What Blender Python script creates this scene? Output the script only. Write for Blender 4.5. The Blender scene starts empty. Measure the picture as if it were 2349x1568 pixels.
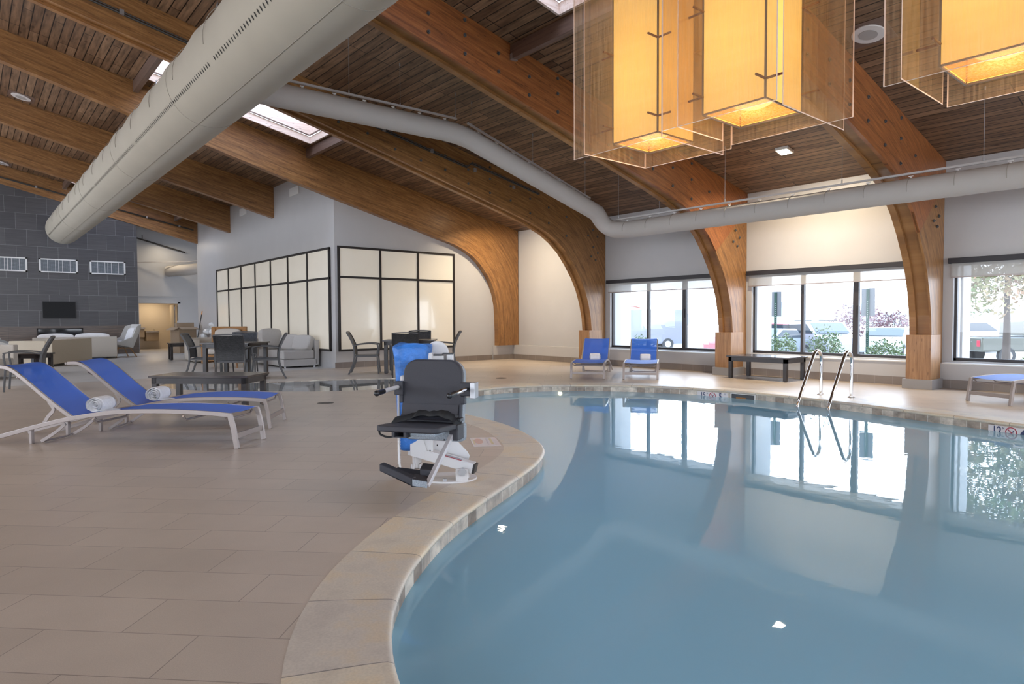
import bpy, bmesh, math, random
from mathutils import Vector, Matrix
from mathutils.geometry import tessellate_polygon
random.seed(7)
PI = math.pi
SC = bpy.context.scene
COL = SC.collection

# ------------------------------------------------------------ helpers
class MB:
    """collects shapes and links them as one mesh object"""
    def __init__(s): s.v=[]; s.f=[]; s.uv=[]; s.mi=[]; s.cur=0
    def add(s, vs, fs, M=None, uvs=None):
        b=len(s.v)
        s.v += [tuple(M@Vector(v)) if M else tuple(v) for v in vs]
        for i,f in enumerate(fs):
            s.f.append([b+j for j in f]); s.mi.append(s.cur)
            s.uv.append([uvs[j] for j in f] if uvs else None)
        return s
    def box(s, x0,y0,z0,x1,y1,z1, M=None):
        vs=[(x0,y0,z0),(x1,y0,z0),(x1,y1,z0),(x0,y1,z0),(x0,y0,z1),(x1,y0,z1),(x1,y1,z1),(x0,y1,z1)]
        return s.add(vs,[(0,3,2,1),(4,5,6,7),(0,1,5,4),(1,2,6,5),(2,3,7,6),(3,0,4,7)],M)
    def bar(s, a, b, w, h=None, up=(0,0,1), M=None):
        h=h or w; a=Vector(a); b=Vector(b); d=(b-a).normalized(); u=Vector(up)
        if abs(d.dot(u))>.98: u=Vector((1,0,0)) if abs(d.x)<.9 else Vector((0,1,0))
        r=d.cross(u).normalized()*(w/2); u=r.cross(d).normalized()*(h/2)
        vs=[a-r-u,a+r-u,a+r+u,a-r+u,b-r-u,b+r-u,b+r+u,b-r+u]
        return s.add(vs,[(0,1,2,3),(7,6,5,4),(0,4,5,1),(1,5,6,2),(2,6,7,3),(3,7,4,0)],M)
    def tube(s, pts, r, n=10, M=None, cap=True, flat=1.0, up=(0,0,1)):
        pts=[Vector(p) for p in pts]; m=len(pts); rs=r if isinstance(r,(list,tuple)) else [r]*m
        vs=[]; prev=None
        for i,p in enumerate(pts):
            d=(pts[min(i+1,m-1)]-pts[max(i-1,0)]).normalized()
            if prev is None:
                u=Vector(up)
                if abs(d.dot(u))>.95: u=Vector((1,0,0)) if abs(d.x)<.9 else Vector((0,1,0))
                a=d.cross(u).normalized()
            else:
                a=(prev-d*prev.dot(d)).normalized()
            prev=a; b=a.cross(d)
            for k in range(n):
                t=2*PI*k/n
                vs.append(p+(a*math.cos(t)+b*math.sin(t)*flat)*rs[i])
        fs=[]
        for i in range(m-1):
            for k in range(n):
                fs.append((i*n+k,i*n+(k+1)%n,(i+1)*n+(k+1)%n,(i+1)*n+k))
        if cap: fs+= [tuple(range(n)), tuple(reversed(range((m-1)*n,m*n)))]
        return s.add(vs,fs,M)
    def cyl(s, a, b, r, n=16, r2=None, M=None): return s.tube([a,b],[r, r if r2 is None else r2],n,M)
    def sweep(s, pts, w, h, M=None, up=(0,0,1)):
        """rectangular bar along a path, w across, h along up"""
        pts=[Vector(p) for p in pts]; m=len(pts); vs=[]
        for i,p in enumerate(pts):
            d=(pts[min(i+1,m-1)]-pts[max(i-1,0)]).normalized(); u=Vector(up)
            r=d.cross(u).normalized()*(w/2); u2=r.cross(d).normalized()*(h/2)
            vs+=[p-r-u2,p+r-u2,p+r+u2,p-r+u2]
        fs=[]
        for i in range(m-1):
            for k in range(4): fs.append((4*i+k,4*i+(k+1)%4,4*i+4+(k+1)%4,4*i+4+k))
        fs+=[(3,2,1,0),(4*m-4,4*m-3,4*m-2,4*m-1)]
        return s.add(vs,fs,M)
    def prism(s, poly, z0, z1, M=None):
        n=len(poly); vs=[(x,y,z0) for x,y in poly]+[(x,y,z1) for x,y in poly]
        fs=[tuple(reversed(range(n))),tuple(range(n,2*n))]+[(i,(i+1)%n,n+(i+1)%n,n+i) for i in range(n)]
        return s.add(vs,fs,M)
    def sphere(s, c, r, n=12, m=8, sc=(1,1,1), M=None):
        vs=[];fs=[]
        for i in range(m+1):
            t=PI*i/m
            for k in range(n):
                a=2*PI*k/n
                vs.append((c[0]+r*sc[0]*math.sin(t)*math.cos(a),c[1]+r*sc[1]*math.sin(t)*math.sin(a),c[2]+r*sc[2]*math.cos(t)))
        for i in range(m):
            for k in range(n): fs.append((i*n+k,(i+1)*n+k,(i+1)*n+(k+1)%n,i*n+(k+1)%n))
        return s.add(vs,fs,M)
    def build(s, name, mat, parent=None, smooth=False, bevel=0, seg=2, subsurf=0, angle=35):
        me=bpy.data.meshes.new(name); me.from_pydata(s.v,[],s.f)
        mats=mat if isinstance(mat,(list,tuple)) else [mat]
        for m in mats: me.materials.append(m)
        if any(s.mi):
            for p,i in zip(me.polygons,s.mi): p.material_index=i
        if any(u is not None for u in s.uv):
            L=me.uv_layers.new(name='UVMap'); k=0
            for u,p in zip(s.uv,me.polygons):
                for j in range(p.loop_total):
                    L.data[k].uv = u[j] if u else (0,0); k+=1
        bm=bmesh.new(); bm.from_mesh(me)
        bmesh.ops.remove_doubles(bm,verts=bm.verts,dist=1e-6)
        bmesh.ops.recalc_face_normals(bm,faces=bm.faces)
        bm.to_mesh(me); bm.free()
        o=bpy.data.objects.new(name,me); COL.objects.link(o)
        if smooth:
            me.shade_smooth()
            try: me.set_sharp_from_angle(angle=math.radians(angle))
            except Exception: pass
        if bevel:
            md=o.modifiers.new('bevel','BEVEL'); md.width=bevel; md.segments=seg; md.limit_method='ANGLE'; md.angle_limit=math.radians(40)
        if subsurf:
            md=o.modifiers.new('sub','SUBSURF'); md.levels=subsurf; md.render_levels=subsurf
        if parent: o.parent=parent
        return o

def tag(o, label=None, cat=None, group=None, kind=None):
    if label: o['label']=label
    if cat: o['category']=cat
    if group: o['group']=group
    if kind: o['kind']=kind
    return o
def thing(name, label, cat, loc=(0,0,0), rz=0, group=None, scale=None):
    o=bpy.data.objects.new(name,None); COL.objects.link(o); o.empty_display_size=.1
    o.location=loc; o.rotation_euler=(0,0,rz)
    if scale: o.scale=scale
    return tag(o,label,cat,group)
def copy_tree(o, parent=None):
    c=o.copy(); COL.objects.link(c)
    if parent: c.parent=parent
    for ch in list(o.children): copy_tree(ch,c)
    return c
def place(o, loc, rz, label=None, group=None, scale=None):
    o.location=loc; o.rotation_euler=(0,0,rz)
    if label: o['label']=label
    if group: o['group']=group
    if scale: o.scale=scale
    return o
def struct(o): o['kind']='structure'; return o
def Tm(x,y,z=0,rz=0): return Matrix.Translation((x,y,z))@Matrix.Rotation(rz,4,'Z')

# ------------------------------------------------------------ materials
def newmat(name):
    m=bpy.data.materials.new(name); m.use_nodes=True; nt=m.node_tree; nt.nodes.clear()
    return m,nt,nt.nodes,nt.links
def pmat(name, col, rough=.5, metal=0, spec=.5, noise=0, nscale=8, bump=0, bscale=60, emis=None, estr=0, coat=0, coord='Object', nstretch=(1,1,1), col2=None, alpha=None, sheen=0):
    m,nt,N,L=newmat(name)
    out=N.new('ShaderNodeOutputMaterial'); p=N.new('ShaderNodeBsdfPrincipled'); L.new(p.outputs[0],out.inputs[0])
    p.inputs['Base Color'].default_value=(*col,1); p.inputs['Roughness'].default_value=rough; p.inputs['Metallic'].default_value=metal
    p.inputs['Specular IOR Level'].default_value=spec; p.inputs['Coat Weight'].default_value=coat
    if sheen: p.inputs['Sheen Weight'].default_value=sheen
    if emis: p.inputs['Emission Color'].default_value=(*emis,1); p.inputs['Emission Strength'].default_value=estr
    if alpha is not None: p.inputs['Alpha'].default_value=alpha
    if noise or bump:
        tc=N.new('ShaderNodeTexCoord'); mp=N.new('ShaderNodeMapping'); mp.inputs['Scale'].default_value=nstretch
        L.new(tc.outputs[coord],mp.inputs[0])
    if noise:
        n=N.new('ShaderNodeTexNoise'); n.inputs['Scale'].default_value=nscale; n.inputs['Detail'].default_value=4
        L.new(mp.outputs[0],n.inputs['Vector'])
        r=N.new('ShaderNodeValToRGB'); r.color_ramp.elements[0].position=.3; r.color_ramp.elements[1].position=.7
        c2=col2 or tuple(min(1,c*(1+noise)) for c in col); c1=tuple(c*(1-noise) for c in col) if not col2 else col
        r.color_ramp.elements[0].color=(*c1,1); r.color_ramp.elements[1].color=(*c2,1)
        L.new(n.outputs['Fac'],r.inputs[0]); L.new(r.outputs[0],p.inputs['Base Color'])
    if bump:
        n2=N.new('ShaderNodeTexNoise'); n2.inputs['Scale'].default_value=bscale; n2.inputs['Detail'].default_value=3
        L.new(mp.outputs[0],n2.inputs['Vector'])
        b=N.new('ShaderNodeBump'); b.inputs['Strength'].default_value=bump; b.inputs['Distance'].default_value=.01
        L.new(n2.outputs['Fac'],b.inputs['Height']); L.new(b.outputs[0],p.inputs['Normal'])
    return m
def ramp(N, stops):
    r=N.new('ShaderNodeValToRGB'); e=r.color_ramp.elements
    while len(e)<len(stops): e.new(.5)
    for el,(p,c) in zip(e,stops): el.position=p; el.color=(*c,1)
    return r
def brickmat(name, c1, c2, mortar, bw, bh, ms, knots=False, *, offset=.5, rot=0, loc=(0,0,0), coord='Object', swap=None, rough=.5, noise=.12, nscale=3, nstretch=(1,1,1), spec=.5, bump=.3, freq=2, veins=None, rough_noise=0, coat=0, fine=0):
    """tiles, planks or slabs as one surface pattern"""
    m,nt,N,L=newmat(name)
    out=N.new('ShaderNodeOutputMaterial'); p=N.new('ShaderNodeBsdfPrincipled'); L.new(p.outputs[0],out.inputs[0])
    p.inputs['Roughness'].default_value=rough; p.inputs['Specular IOR Level'].default_value=spec; p.inputs['Coat Weight'].default_value=coat
    tc=N.new('ShaderNodeTexCoord'); src=tc.outputs[coord]
    if swap:
        sp=N.new('ShaderNodeSeparateXYZ'); cb=N.new('ShaderNodeCombineXYZ'); L.new(src,sp.inputs[0])
        for i,a in enumerate(swap): L.new(sp.outputs['XYZ'.index(a)],cb.inputs[i])
        src=cb.outputs[0]
    mp=N.new('ShaderNodeMapping'); mp.inputs['Rotation'].default_value=(0,0,rot); mp.inputs['Location'].default_value=loc
    L.new(src,mp.inputs[0])
    b=N.new('ShaderNodeTexBrick'); b.offset=offset; b.offset_frequency=freq; b.squash=1
    for k,v in (('Scale',1),('Mortar Size',ms),('Mortar Smooth',.1),('Bias',0),('Brick Width',bw),('Row Height',bh)): b.inputs[k].default_value=v
    b.inputs['Color1'].default_value=(*c1,1); b.inputs['Color2'].default_value=(*c2,1); b.inputs['Mortar'].default_value=(*mortar,1)
    L.new(mp.outputs[0],b.inputs['Vector'])
    mp2=N.new('ShaderNodeMapping'); mp2.inputs['Scale'].default_value=nstretch; L.new(mp.outputs[0],mp2.inputs[0])
    n=N.new('ShaderNodeTexNoise'); n.inputs['Scale'].default_value=nscale; n.inputs['Detail'].default_value=5; n.inputs['Roughness'].default_value=.6
    L.new(mp2.outputs[0],n.inputs['Vector'])
    rr=ramp(N,[(.25,(1-noise*2,)*3),(.75,(1+noise*2,)*3)]) if not veins else ramp(N,veins)
    L.new(n.outputs['Fac'],rr.inputs[0])
    mx=N.new('ShaderNodeMix'); mx.data_type='RGBA'; mx.blend_type='MULTIPLY'; mx.inputs['Factor'].default_value=1
    L.new(b.outputs['Color'],mx.inputs['A']); L.new(rr.outputs[0],mx.inputs['B'])
    last=mx.outputs['Result']
    if fine:
        n3=N.new('ShaderNodeTexNoise'); n3.inputs['Scale'].default_value=fine; n3.inputs['Detail'].default_value=2; L.new(mp.outputs[0],n3.inputs['Vector'])
        r3=ramp(N,[(.3,(.93,)*3),(.7,(1.07,)*3)]); L.new(n3.outputs['Fac'],r3.inputs[0])
        m3=N.new('ShaderNodeMix'); m3.data_type='RGBA'; m3.blend_type='MULTIPLY'; m3.inputs['Factor'].default_value=1
        L.new(last,m3.inputs['A']); L.new(r3.outputs[0],m3.inputs['B']); last=m3.outputs['Result']
    if knots:
        mp3=N.new('ShaderNodeMapping'); mp3.inputs['Scale'].default_value=(2.2,6,1); L.new(mp.outputs[0],mp3.inputs[0])
        vo=N.new('ShaderNodeTexVoronoi'); vo.inputs['Scale'].default_value=1.0; L.new(mp3.outputs[0],vo.inputs['Vector'])
        r3=ramp(N,[(.05,(.25,.18,.15)),(.17,(1,1,1))]); L.new(vo.outputs['Distance'],r3.inputs[0])
        mk=N.new('ShaderNodeMix'); mk.data_type='RGBA'; mk.blend_type='MULTIPLY'; mk.inputs['Factor'].default_value=.8
        L.new(last,mk.inputs['A']); L.new(r3.outputs[0],mk.inputs['B']); last=mk.outputs['Result']
    L.new(last,p.inputs['Base Color'])
    if bump:
        bm=N.new('ShaderNodeBump'); bm.inputs['Strength'].default_value=bump; bm.inputs['Distance'].default_value=.004; bm.invert=True
        L.new(b.outputs['Fac'],bm.inputs['Height']); L.new(bm.outputs[0],p.inputs['Normal'])
    return m
def woodmat(name, stops, along='X', scale=1.0, rough=.45, coord='Object', coat=.15, lam=0.05, knots=True, spec=.5):
    """laminated timber: fine grain plus layers and short dark flecks; UV = (length, depth)"""
    m,nt,N,L=newmat(name)
    out=N.new('ShaderNodeOutputMaterial'); p=N.new('ShaderNodeBsdfPrincipled'); L.new(p.outputs[0],out.inputs[0])
    p.inputs['Roughness'].default_value=rough; p.inputs['Coat Weight'].default_value=coat; p.inputs['Coat Roughness'].default_value=.3
    p.inputs['Specular IOR Level'].default_value=spec
    tc=N.new('ShaderNodeTexCoord'); src=tc.outputs[coord]
    ax={'X':(1,14,14),'Y':(14,1,14),'Z':(14,14,1)}[along]
    mp=N.new('ShaderNodeMapping'); mp.inputs['Scale'].default_value=tuple(a*scale for a in ax); L.new(src,mp.inputs[0])
    n=N.new('ShaderNodeTexNoise'); n.inputs['Scale'].default_value=2.2; n.inputs['Detail'].default_value=6; n.inputs['Roughness'].default_value=.65
    L.new(mp.outputs[0],n.inputs['Vector']); r=ramp(N,stops); L.new(n.outputs['Fac'],r.inputs[0]); last=r.outputs[0]
    if lam:
        v={'X':(0,1,0),'Y':(1,0,0),'Z':(1,0,0)}[along]
        sp=N.new('ShaderNodeSeparateXYZ'); L.new(src,sp.inputs[0])
        md=N.new('ShaderNodeMath'); md.operation='DIVIDE'; L.new(sp.outputs[v.index(1)],md.inputs[0]); md.inputs[1].default_value=lam
        fl=N.new('ShaderNodeMath'); fl.operation='FLOOR'; L.new(md.outputs[0],fl.inputs[0])
        wn=N.new('ShaderNodeTexWhiteNoise'); wn.noise_dimensions='1D'; L.new(fl.outputs[0],wn.inputs['W'])
        r2=ramp(N,[(0,(.78,)*3),(1,(1.15,)*3)]); L.new(wn.outputs['Value'],r2.inputs[0])
        mx=N.new('ShaderNodeMix'); mx.data_type='RGBA'; mx.blend_type='MULTIPLY'; mx.inputs['Factor'].default_value=.8
        L.new(last,mx.inputs['A']); L.new(r2.outputs[0],mx.inputs['B']); last=mx.outputs['Result']
    if knots:
        mp3=N.new('ShaderNodeMapping'); mp3.inputs['Scale'].default_value={'X':(3,22,22),'Y':(22,3,22),'Z':(22,22,3)}[along]; L.new(src,mp3.inputs[0])
        vo=N.new('ShaderNodeTexVoronoi'); vo.inputs['Scale'].default_value=1.3; L.new(mp3.outputs[0],vo.inputs['Vector'])
        r3=ramp(N,[(.07,(.22,.14,.1)),(.16,(1,1,1))]); L.new(vo.outputs['Distance'],r3.inputs[0])
        mx=N.new('ShaderNodeMix'); mx.data_type='RGBA'; mx.blend_type='MULTIPLY'; mx.inputs['Factor'].default_value=.85
        L.new(last,mx.inputs['A']); L.new(r3.outputs[0],mx.inputs['B']); last=mx.outputs['Result']
    L.new(last,p.inputs['Base Color'])
    return m
def clearmat(name, tint=(1,1,1), gloss=.12, rough=0.0, dirt_glow=None, dirt_glow_amt=0, fres=1.45):
    """thin clear sheet: mostly see-through with a fresnel reflection"""
    m,nt,N,L=newmat(name)
    out=N.new('ShaderNodeOutputMaterial'); t=N.new('ShaderNodeBsdfTransparent'); t.inputs[0].default_value=(*tint,1)
    g=N.new('ShaderNodeBsdfGlossy'); g.inputs['Roughness'].default_value=rough; f=N.new('ShaderNodeFresnel'); f.inputs[0].default_value=fres
    ge=N.new('ShaderNodeNewGeometry'); iv=N.new('ShaderNodeMath'); iv.operation='SUBTRACT'; iv.inputs[0].default_value=1; L.new(ge.outputs['Backfacing'],iv.inputs[1]); fm=N.new('ShaderNodeMath'); fm.operation='MULTIPLY'; L.new(f.outputs[0],fm.inputs[0]); L.new(iv.outputs[0],fm.inputs[1])
    mx=N.new('ShaderNodeMixShader'); L.new(fm.outputs[0],mx.inputs[0]); L.new(t.outputs[0],mx.inputs[1]); L.new(g.outputs[0],mx.inputs[2])
    last=mx
    if dirt_glow:
        d=N.new('ShaderNodeBsdfDiffuse'); d.inputs[0].default_value=(*dirt_glow,1)
        tr=N.new('ShaderNodeBsdfTranslucent'); tr.inputs[0].default_value=(*dirt_glow,1)
        dd=N.new('ShaderNodeMixShader'); dd.inputs[0].default_value=.5; L.new(d.outputs[0],dd.inputs[1]); L.new(tr.outputs[0],dd.inputs[2])
        m2=N.new('ShaderNodeMixShader'); L.new(last.outputs[0],m2.inputs[1]); L.new(dd.outputs[0],m2.inputs[2])
        tc=N.new('ShaderNodeTexCoord'); mp=N.new('ShaderNodeMapping'); mp.inputs['Scale'].default_value=(60,60,3); L.new(tc.outputs['Object'],mp.inputs[0])
        n=N.new('ShaderNodeTexNoise'); n.inputs['Scale'].default_value=1; L.new(mp.outputs[0],n.inputs['Vector'])
        r=ramp(N,[(.35,(dirt_glow_amt*.5,)*3),(.8,(dirt_glow_amt*2,)*3)]); L.new(n.outputs['Fac'],r.inputs[0]); L.new(r.outputs[0],m2.inputs[0])
        last=m2
    L.new(last.outputs[0],out.inputs[0]); return m

M={}
M['wall']=pmat('painted_wall',(.47,.46,.455),.42,noise=.02,nscale=2,bump=.05,bscale=200)
M['wallblue']=M['wall']
M['deck']=brickmat('deck_tile',(.465,.39,.32),(.505,.425,.35),(.27,.22,.185),.63,.297,.0024,rot=PI/4,loc=(1.09,-2.02,0),rough=.34,noise=.05,nscale=1.4,bump=.25,fine=220)
M['lounge']=brickmat('lounge_tile',(.50,.48,.455),(.55,.53,.50),(.40,.38,.36),1.2,.30,.002,rot=0,rough=.32,noise=.10,nscale=2,nstretch=(.6,6,1),bump=.1)
M['kick']=brickmat('kick_tile',(.20,.165,.145),(.22,.185,.162),(.30,.27,.25),.297,.5,.003,offset=0,swap='YZX',loc=(0,.05,0),rough=.45,noise=.05)
M['kickx']=brickmat('kick_tile_x',(.20,.165,.145),(.22,.185,.162),(.30,.27,.25),.297,.5,.003,offset=0,swap='XZY',loc=(0,.05,0),rough=.45,noise=.05)
M['stone']=brickmat('charcoal_tile',(.060,.057,.062),(.080,.076,.079),(.22,.22,.23),.575,.545,.0035,swap='XZY',loc=(.12,.075,0),rough=.4,noise=.12,nscale=2,nstretch=(1,30,1),bump=.2)
M['band']=brickmat('striped_travertine',(.13,.10,.085),(.16,.13,.11),(.06,.05,.045),1.05,2,.002,offset=0,swap='XZY',rough=.3,nscale=1,nstretch=(.7,34,1),bump=0,
    veins=[(.3,(.35,.32,.32)),(.45,(.9,.85,.8)),(.55,(.5,.47,.46)),(.66,(1.5,1.35,1.2)),(.75,(.8,.7,.65))])
M['planks']=brickmat('ceiling_boards',(.12,.066,.037),(.225,.135,.078),(.014,.008,.005),2.4,.14,.008,True,offset=.37,freq=3,swap='YXZ',rough=.45,noise=.32,nscale=2,nstretch=(1,9,1),bump=.5,spec=.3)
M['glulam']=woodmat('laminated_timber',[(.28,(.13,.055,.018)),(.5,(.265,.122,.037)),(.72,(.40,.205,.072))],coord='UV',along='X')
M['glulamR']=woodmat('laminated_timber_red',[(.28,(.13,.040,.011)),(.5,(.27,.090,.024)),(.72,(.39,.150,.042))],coord='UV',along='X')
M['glulamD']=woodmat('laminated_timber_dark',[(.28,(.085,.033,.013)),(.5,(.17,.072,.026)),(.72,(.25,.115,.045))],coord='UV',along='X')
M['purlin']=woodmat('purlin_timber',[(.3,(.10,.06,.045)),(.7,(.17,.11,.085))],along='Y',lam=0)
M['well']=woodmat('skylight_pine',[(.3,(.62,.46,.38)),(.55,(.75,.62,.54)),(.75,(.80,.68,.62))],along='X',lam=0,coat=0,rough=.6)
M['postwood']=woodmat('post_pine',[(.3,(.22,.10,.035)),(.7,(.42,.22,.09))],along='Z',lam=0,coat=.1)
M['copingstone']=brickmat('coping_stone',(.56,.50,.43),(.64,.56,.44),(.26,.23,.20),.60,2,.0035,offset=0,coord='UV',rough=.42,nscale=4,nstretch=(1,1,1),bump=.3,fine=90,
    veins=[(.3,(.86,.85,.86)),(.5,(1,1,1)),(.62,(1.05,.98,.86)),(.75,(1.08,1.0,.92))])
M['band_tile']=brickmat('waterline_tile',(.24,.185,.145),(.62,.55,.46),(.58,.54,.47),.152,.152,.004,offset=0,coord='UV',rough=.4,noise=.25,nscale=9,bump=.2)
M['plaster']=pmat('pool_plaster',(.52,.64,.66),.6,noise=.03,nscale=3)
M['black']=pmat('black_frame',(.018,.014,.013),.45,spec=.4)
M['bronze']=pmat('bronze_frame',(.028,.022,.022),.45)
M['valance']=pmat('valance',(.018,.016,.02),.5)
M['frost']=pmat('frosted_pane',(.64,.60,.52),.12,spec=.5,emis=(1,.90,.72),estr=.14,coat=.3,noise=.03,nscale=1.5)  # faint emission painted on, standing in for the lit room behind
M['espresso']=pmat('espresso_wood',(.020,.014,.013),.32,noise=.3,nscale=3,nstretch=(2,20,2),spec=.5)
M['espressotop']=pmat('espresso_top',(.034,.024,.022),.22,noise=.25,nscale=3,nstretch=(2,20,2),spec=.6)
M['gunmetal']=pmat('chair_frame',(.055,.052,.052),.38,metal=.3)
M['champagne']=pmat('lounger_frame',(.31,.265,.245),.35,metal=.35)
M['silver']=pmat('silver_frame',(.50,.47,.47),.3,metal=.5)
M['boltm']=pmat('dark_bolt',(.12,.13,.14),.4,metal=.6)
M['chrome']=pmat('chrome',(.75,.74,.74),.06,metal=1)
M['steel']=pmat('galvanised',(.42,.42,.43),.35,metal=.8)
M['towel']=pmat('towel_terry',(.83,.82,.83),.95,noise=.04,nscale=60,bump=.8,bscale=220,sheen=.3)
M['sofa']=pmat('oatmeal_fabric',(.48,.44,.39),.9,noise=.05,nscale=80,bump=.3,bscale=400)
M['sofay']=pmat('beige_fabric',(.50,.43,.33),.9,noise=.05,nscale=80,bump=.3,bscale=400)
M['sofag']=pmat('grey_fabric',(.44,.42,.40),.9,noise=.05,nscale=80,bump=.3,bscale=400)
M['white']=pmat('white_paint',(.72,.71,.69),.35)
M['ductf']=pmat('duct_fabric',(.36,.322,.25),.75,noise=.03,nscale=1.5,bump=.12,bscale=5,sheen=.1)
M['ducts']=pmat('small_duct_fabric',(.43,.395,.36),.75,noise=.02,nscale=2,bump=.25,bscale=9)
M['seam']=pmat('duct_stitching',(.31,.28,.235),.8)
M['track']=pmat('duct_track',(.42,.39,.37),.45,metal=.2)
M['hole']=pmat('duct_hole',(.02,.018,.016),.9)
M['rubber']=pmat('black_plastic',(.012,.012,.014),.35)
M['seatp']=pmat('charcoal_seat_plastic',(.028,.027,.034),.5,noise=.08,nscale=300,bump=.3,bscale=500)
M['shell']=pmat('speckled_plastic',(.16,.18,.20),.5,noise=.5,nscale=260,bump=.5,bscale=300,col2=(.42,.47,.52))
M['powder']=pmat('white_powder_coat',(.62,.60,.59),.3)
M['bluecover']=pmat('blue_cover',(.03,.16,.50),.45,noise=.35,nscale=9,bump=1.0,bscale=22)
M['strapm']=pmat('black_webbing',(.008,.008,.009),.7)
M['wicker']=brickmat('woven_wicker',(.030,.030,.032),(.075,.074,.076),(.012,.012,.012),.022,.011,.002,coord='Object',swap='XZY',rough=.5,noise=.1,bump=.6)
M['wickers']=brickmat('woven_wicker_seat',(.05,.055,.065),(.10,.11,.13),(.015,.015,.018),.022,.011,.002,coord='Object',rough=.45,noise=.1,bump=.6)
M['rattan']=pmat('rattan',(.33,.16,.055),.55,noise=.35,nscale=60,nstretch=(1,1,4),bump=.6,bscale=90)
M['cardboard']=pmat('cardboard',(.33,.24,.16),.8)
M['stainless']=pmat('stainless',(.55,.5,.45),.25,metal=.9)
M['grille']=brickmat('grille_mesh',(.30,.34,.38),(.36,.40,.44),(.07,.08,.09),.022,.022,.006,offset=0,swap='XZY',rough=.4,noise=.02,bump=.4)
M['tvm']=pmat('tv_screen',(.004,.004,.005),.3,spec=.15)
M['fireglass']=pmat('fireplace_glass',(.006,.006,.007),.05,spec=.7)
M['asphalt']=pmat('asphalt_lot',(.55,.54,.52),.9,noise=.06,nscale=1)  # pale asphalt, its own even colour
M['stucco']=pmat('stucco',(.62,.60,.58),.9,bump=.3,bscale=80)
M['leaf']=pmat('shrub_leaf',(.08,.13,.05),.6,noise=.3,nscale=12,col2=(.17,.22,.10))
M['leafred']=pmat('plum_leaf',(.16,.085,.09),.6,noise=.3,nscale=12)
M['leafmix']=pmat('autumn_leaf',(.12,.17,.06),.6,noise=.3,nscale=1.2,col2=(.26,.15,.09))
M['bark']=pmat('bark',(.07,.055,.045),.9)
M['signm']=pmat('sign_back',(.17,.175,.18),.5)
M['signpost']=pmat('sign_post_steel',(.03,.07,.05),.5,metal=.4)
M['tyre']=pmat('tyre',(.04,.04,.04),.8)
M['carglass']=pmat('car_glass',(.04,.05,.06),.08,spec=.6)
M['hillm']=pmat('wooded_hill',(.24,.27,.27),.9,noise=.3,nscale=.2)
M['outwall']=pmat('far_building',(.55,.50,.46),.8)
M['speakerw']=pmat('speaker_white',(.62,.58,.56),.5)
M['speakerg']=pmat('speaker_mesh',(.36,.33,.31),.6)
M['lampglow']=pmat('lamp_glow',(1,1,1),.5,emis=(1,.86,.62),estr=60)
M['pipe']=pmat('sprinkler_pipe',(.06,.055,.05),.5,metal=.3)
M['drainm']=pmat('drain_bronze',(.10,.075,.06),.4,metal=.6)
M['signw']=pmat('sign_tile_white',(.62,.58,.58),.25)
M['navy']=pmat('navy_ink',(.008,.018,.085),.4)
M['redink']=pmat('red_ink',(.35,.02,.04),.4)
M['orangeink']=pmat('faded_orange_ink',(.62,.40,.32),.5)
M['yellowink']=pmat('faded_yellow_ink',(.60,.50,.30),.5)
M['greyink']=pmat('grey_ink',(.30,.30,.33),.5)
M['walnut']=pmat('walnut_rod',(.14,.035,.012),.4)
M['amberedge']=pmat('pendant_frame',(.13,.11,.10),.45,metal=.3)

# amber pendant shade: paper with an inner bulb's glow painted as emission
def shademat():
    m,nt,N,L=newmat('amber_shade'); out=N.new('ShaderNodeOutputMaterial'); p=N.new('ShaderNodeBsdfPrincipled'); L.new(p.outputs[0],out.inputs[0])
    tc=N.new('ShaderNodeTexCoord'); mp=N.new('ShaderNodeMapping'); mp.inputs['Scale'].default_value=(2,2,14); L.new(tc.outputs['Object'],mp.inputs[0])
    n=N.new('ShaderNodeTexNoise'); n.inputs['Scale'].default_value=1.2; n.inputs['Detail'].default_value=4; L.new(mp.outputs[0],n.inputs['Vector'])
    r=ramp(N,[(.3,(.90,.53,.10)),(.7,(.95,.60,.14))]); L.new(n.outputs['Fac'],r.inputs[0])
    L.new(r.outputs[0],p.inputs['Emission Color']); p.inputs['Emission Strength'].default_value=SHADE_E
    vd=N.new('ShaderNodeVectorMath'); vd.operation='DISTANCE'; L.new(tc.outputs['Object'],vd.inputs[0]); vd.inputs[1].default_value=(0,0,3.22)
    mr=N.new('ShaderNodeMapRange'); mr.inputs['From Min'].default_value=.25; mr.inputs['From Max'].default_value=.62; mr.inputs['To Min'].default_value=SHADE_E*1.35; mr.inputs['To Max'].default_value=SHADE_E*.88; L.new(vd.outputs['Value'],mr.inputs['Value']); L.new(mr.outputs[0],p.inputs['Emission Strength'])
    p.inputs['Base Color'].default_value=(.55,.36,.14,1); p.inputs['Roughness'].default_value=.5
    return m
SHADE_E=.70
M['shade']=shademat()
M['acrylic']=clearmat('clear_acrylic',(.93,.88,.85),dirt_glow=(.95,.72,.45),dirt_glow_amt=.085)  # streaky dirt, tinted amber to paint in the shade's reflected light
M['acryledge']=pmat('acrylic_edge',(.72,.58,.50),.2,emis=(1,.75,.6),estr=.03)  # faint glow painted on the edge, which is no lamp
M['glass']=clearmat('window_glass',(.97,.98,.98))
M['diff']=clearmat('pendant_diffuser',(.95,.80,.58),dirt_glow=(.95,.75,.5),dirt_glow_amt=.3,rough=.02)

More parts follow.
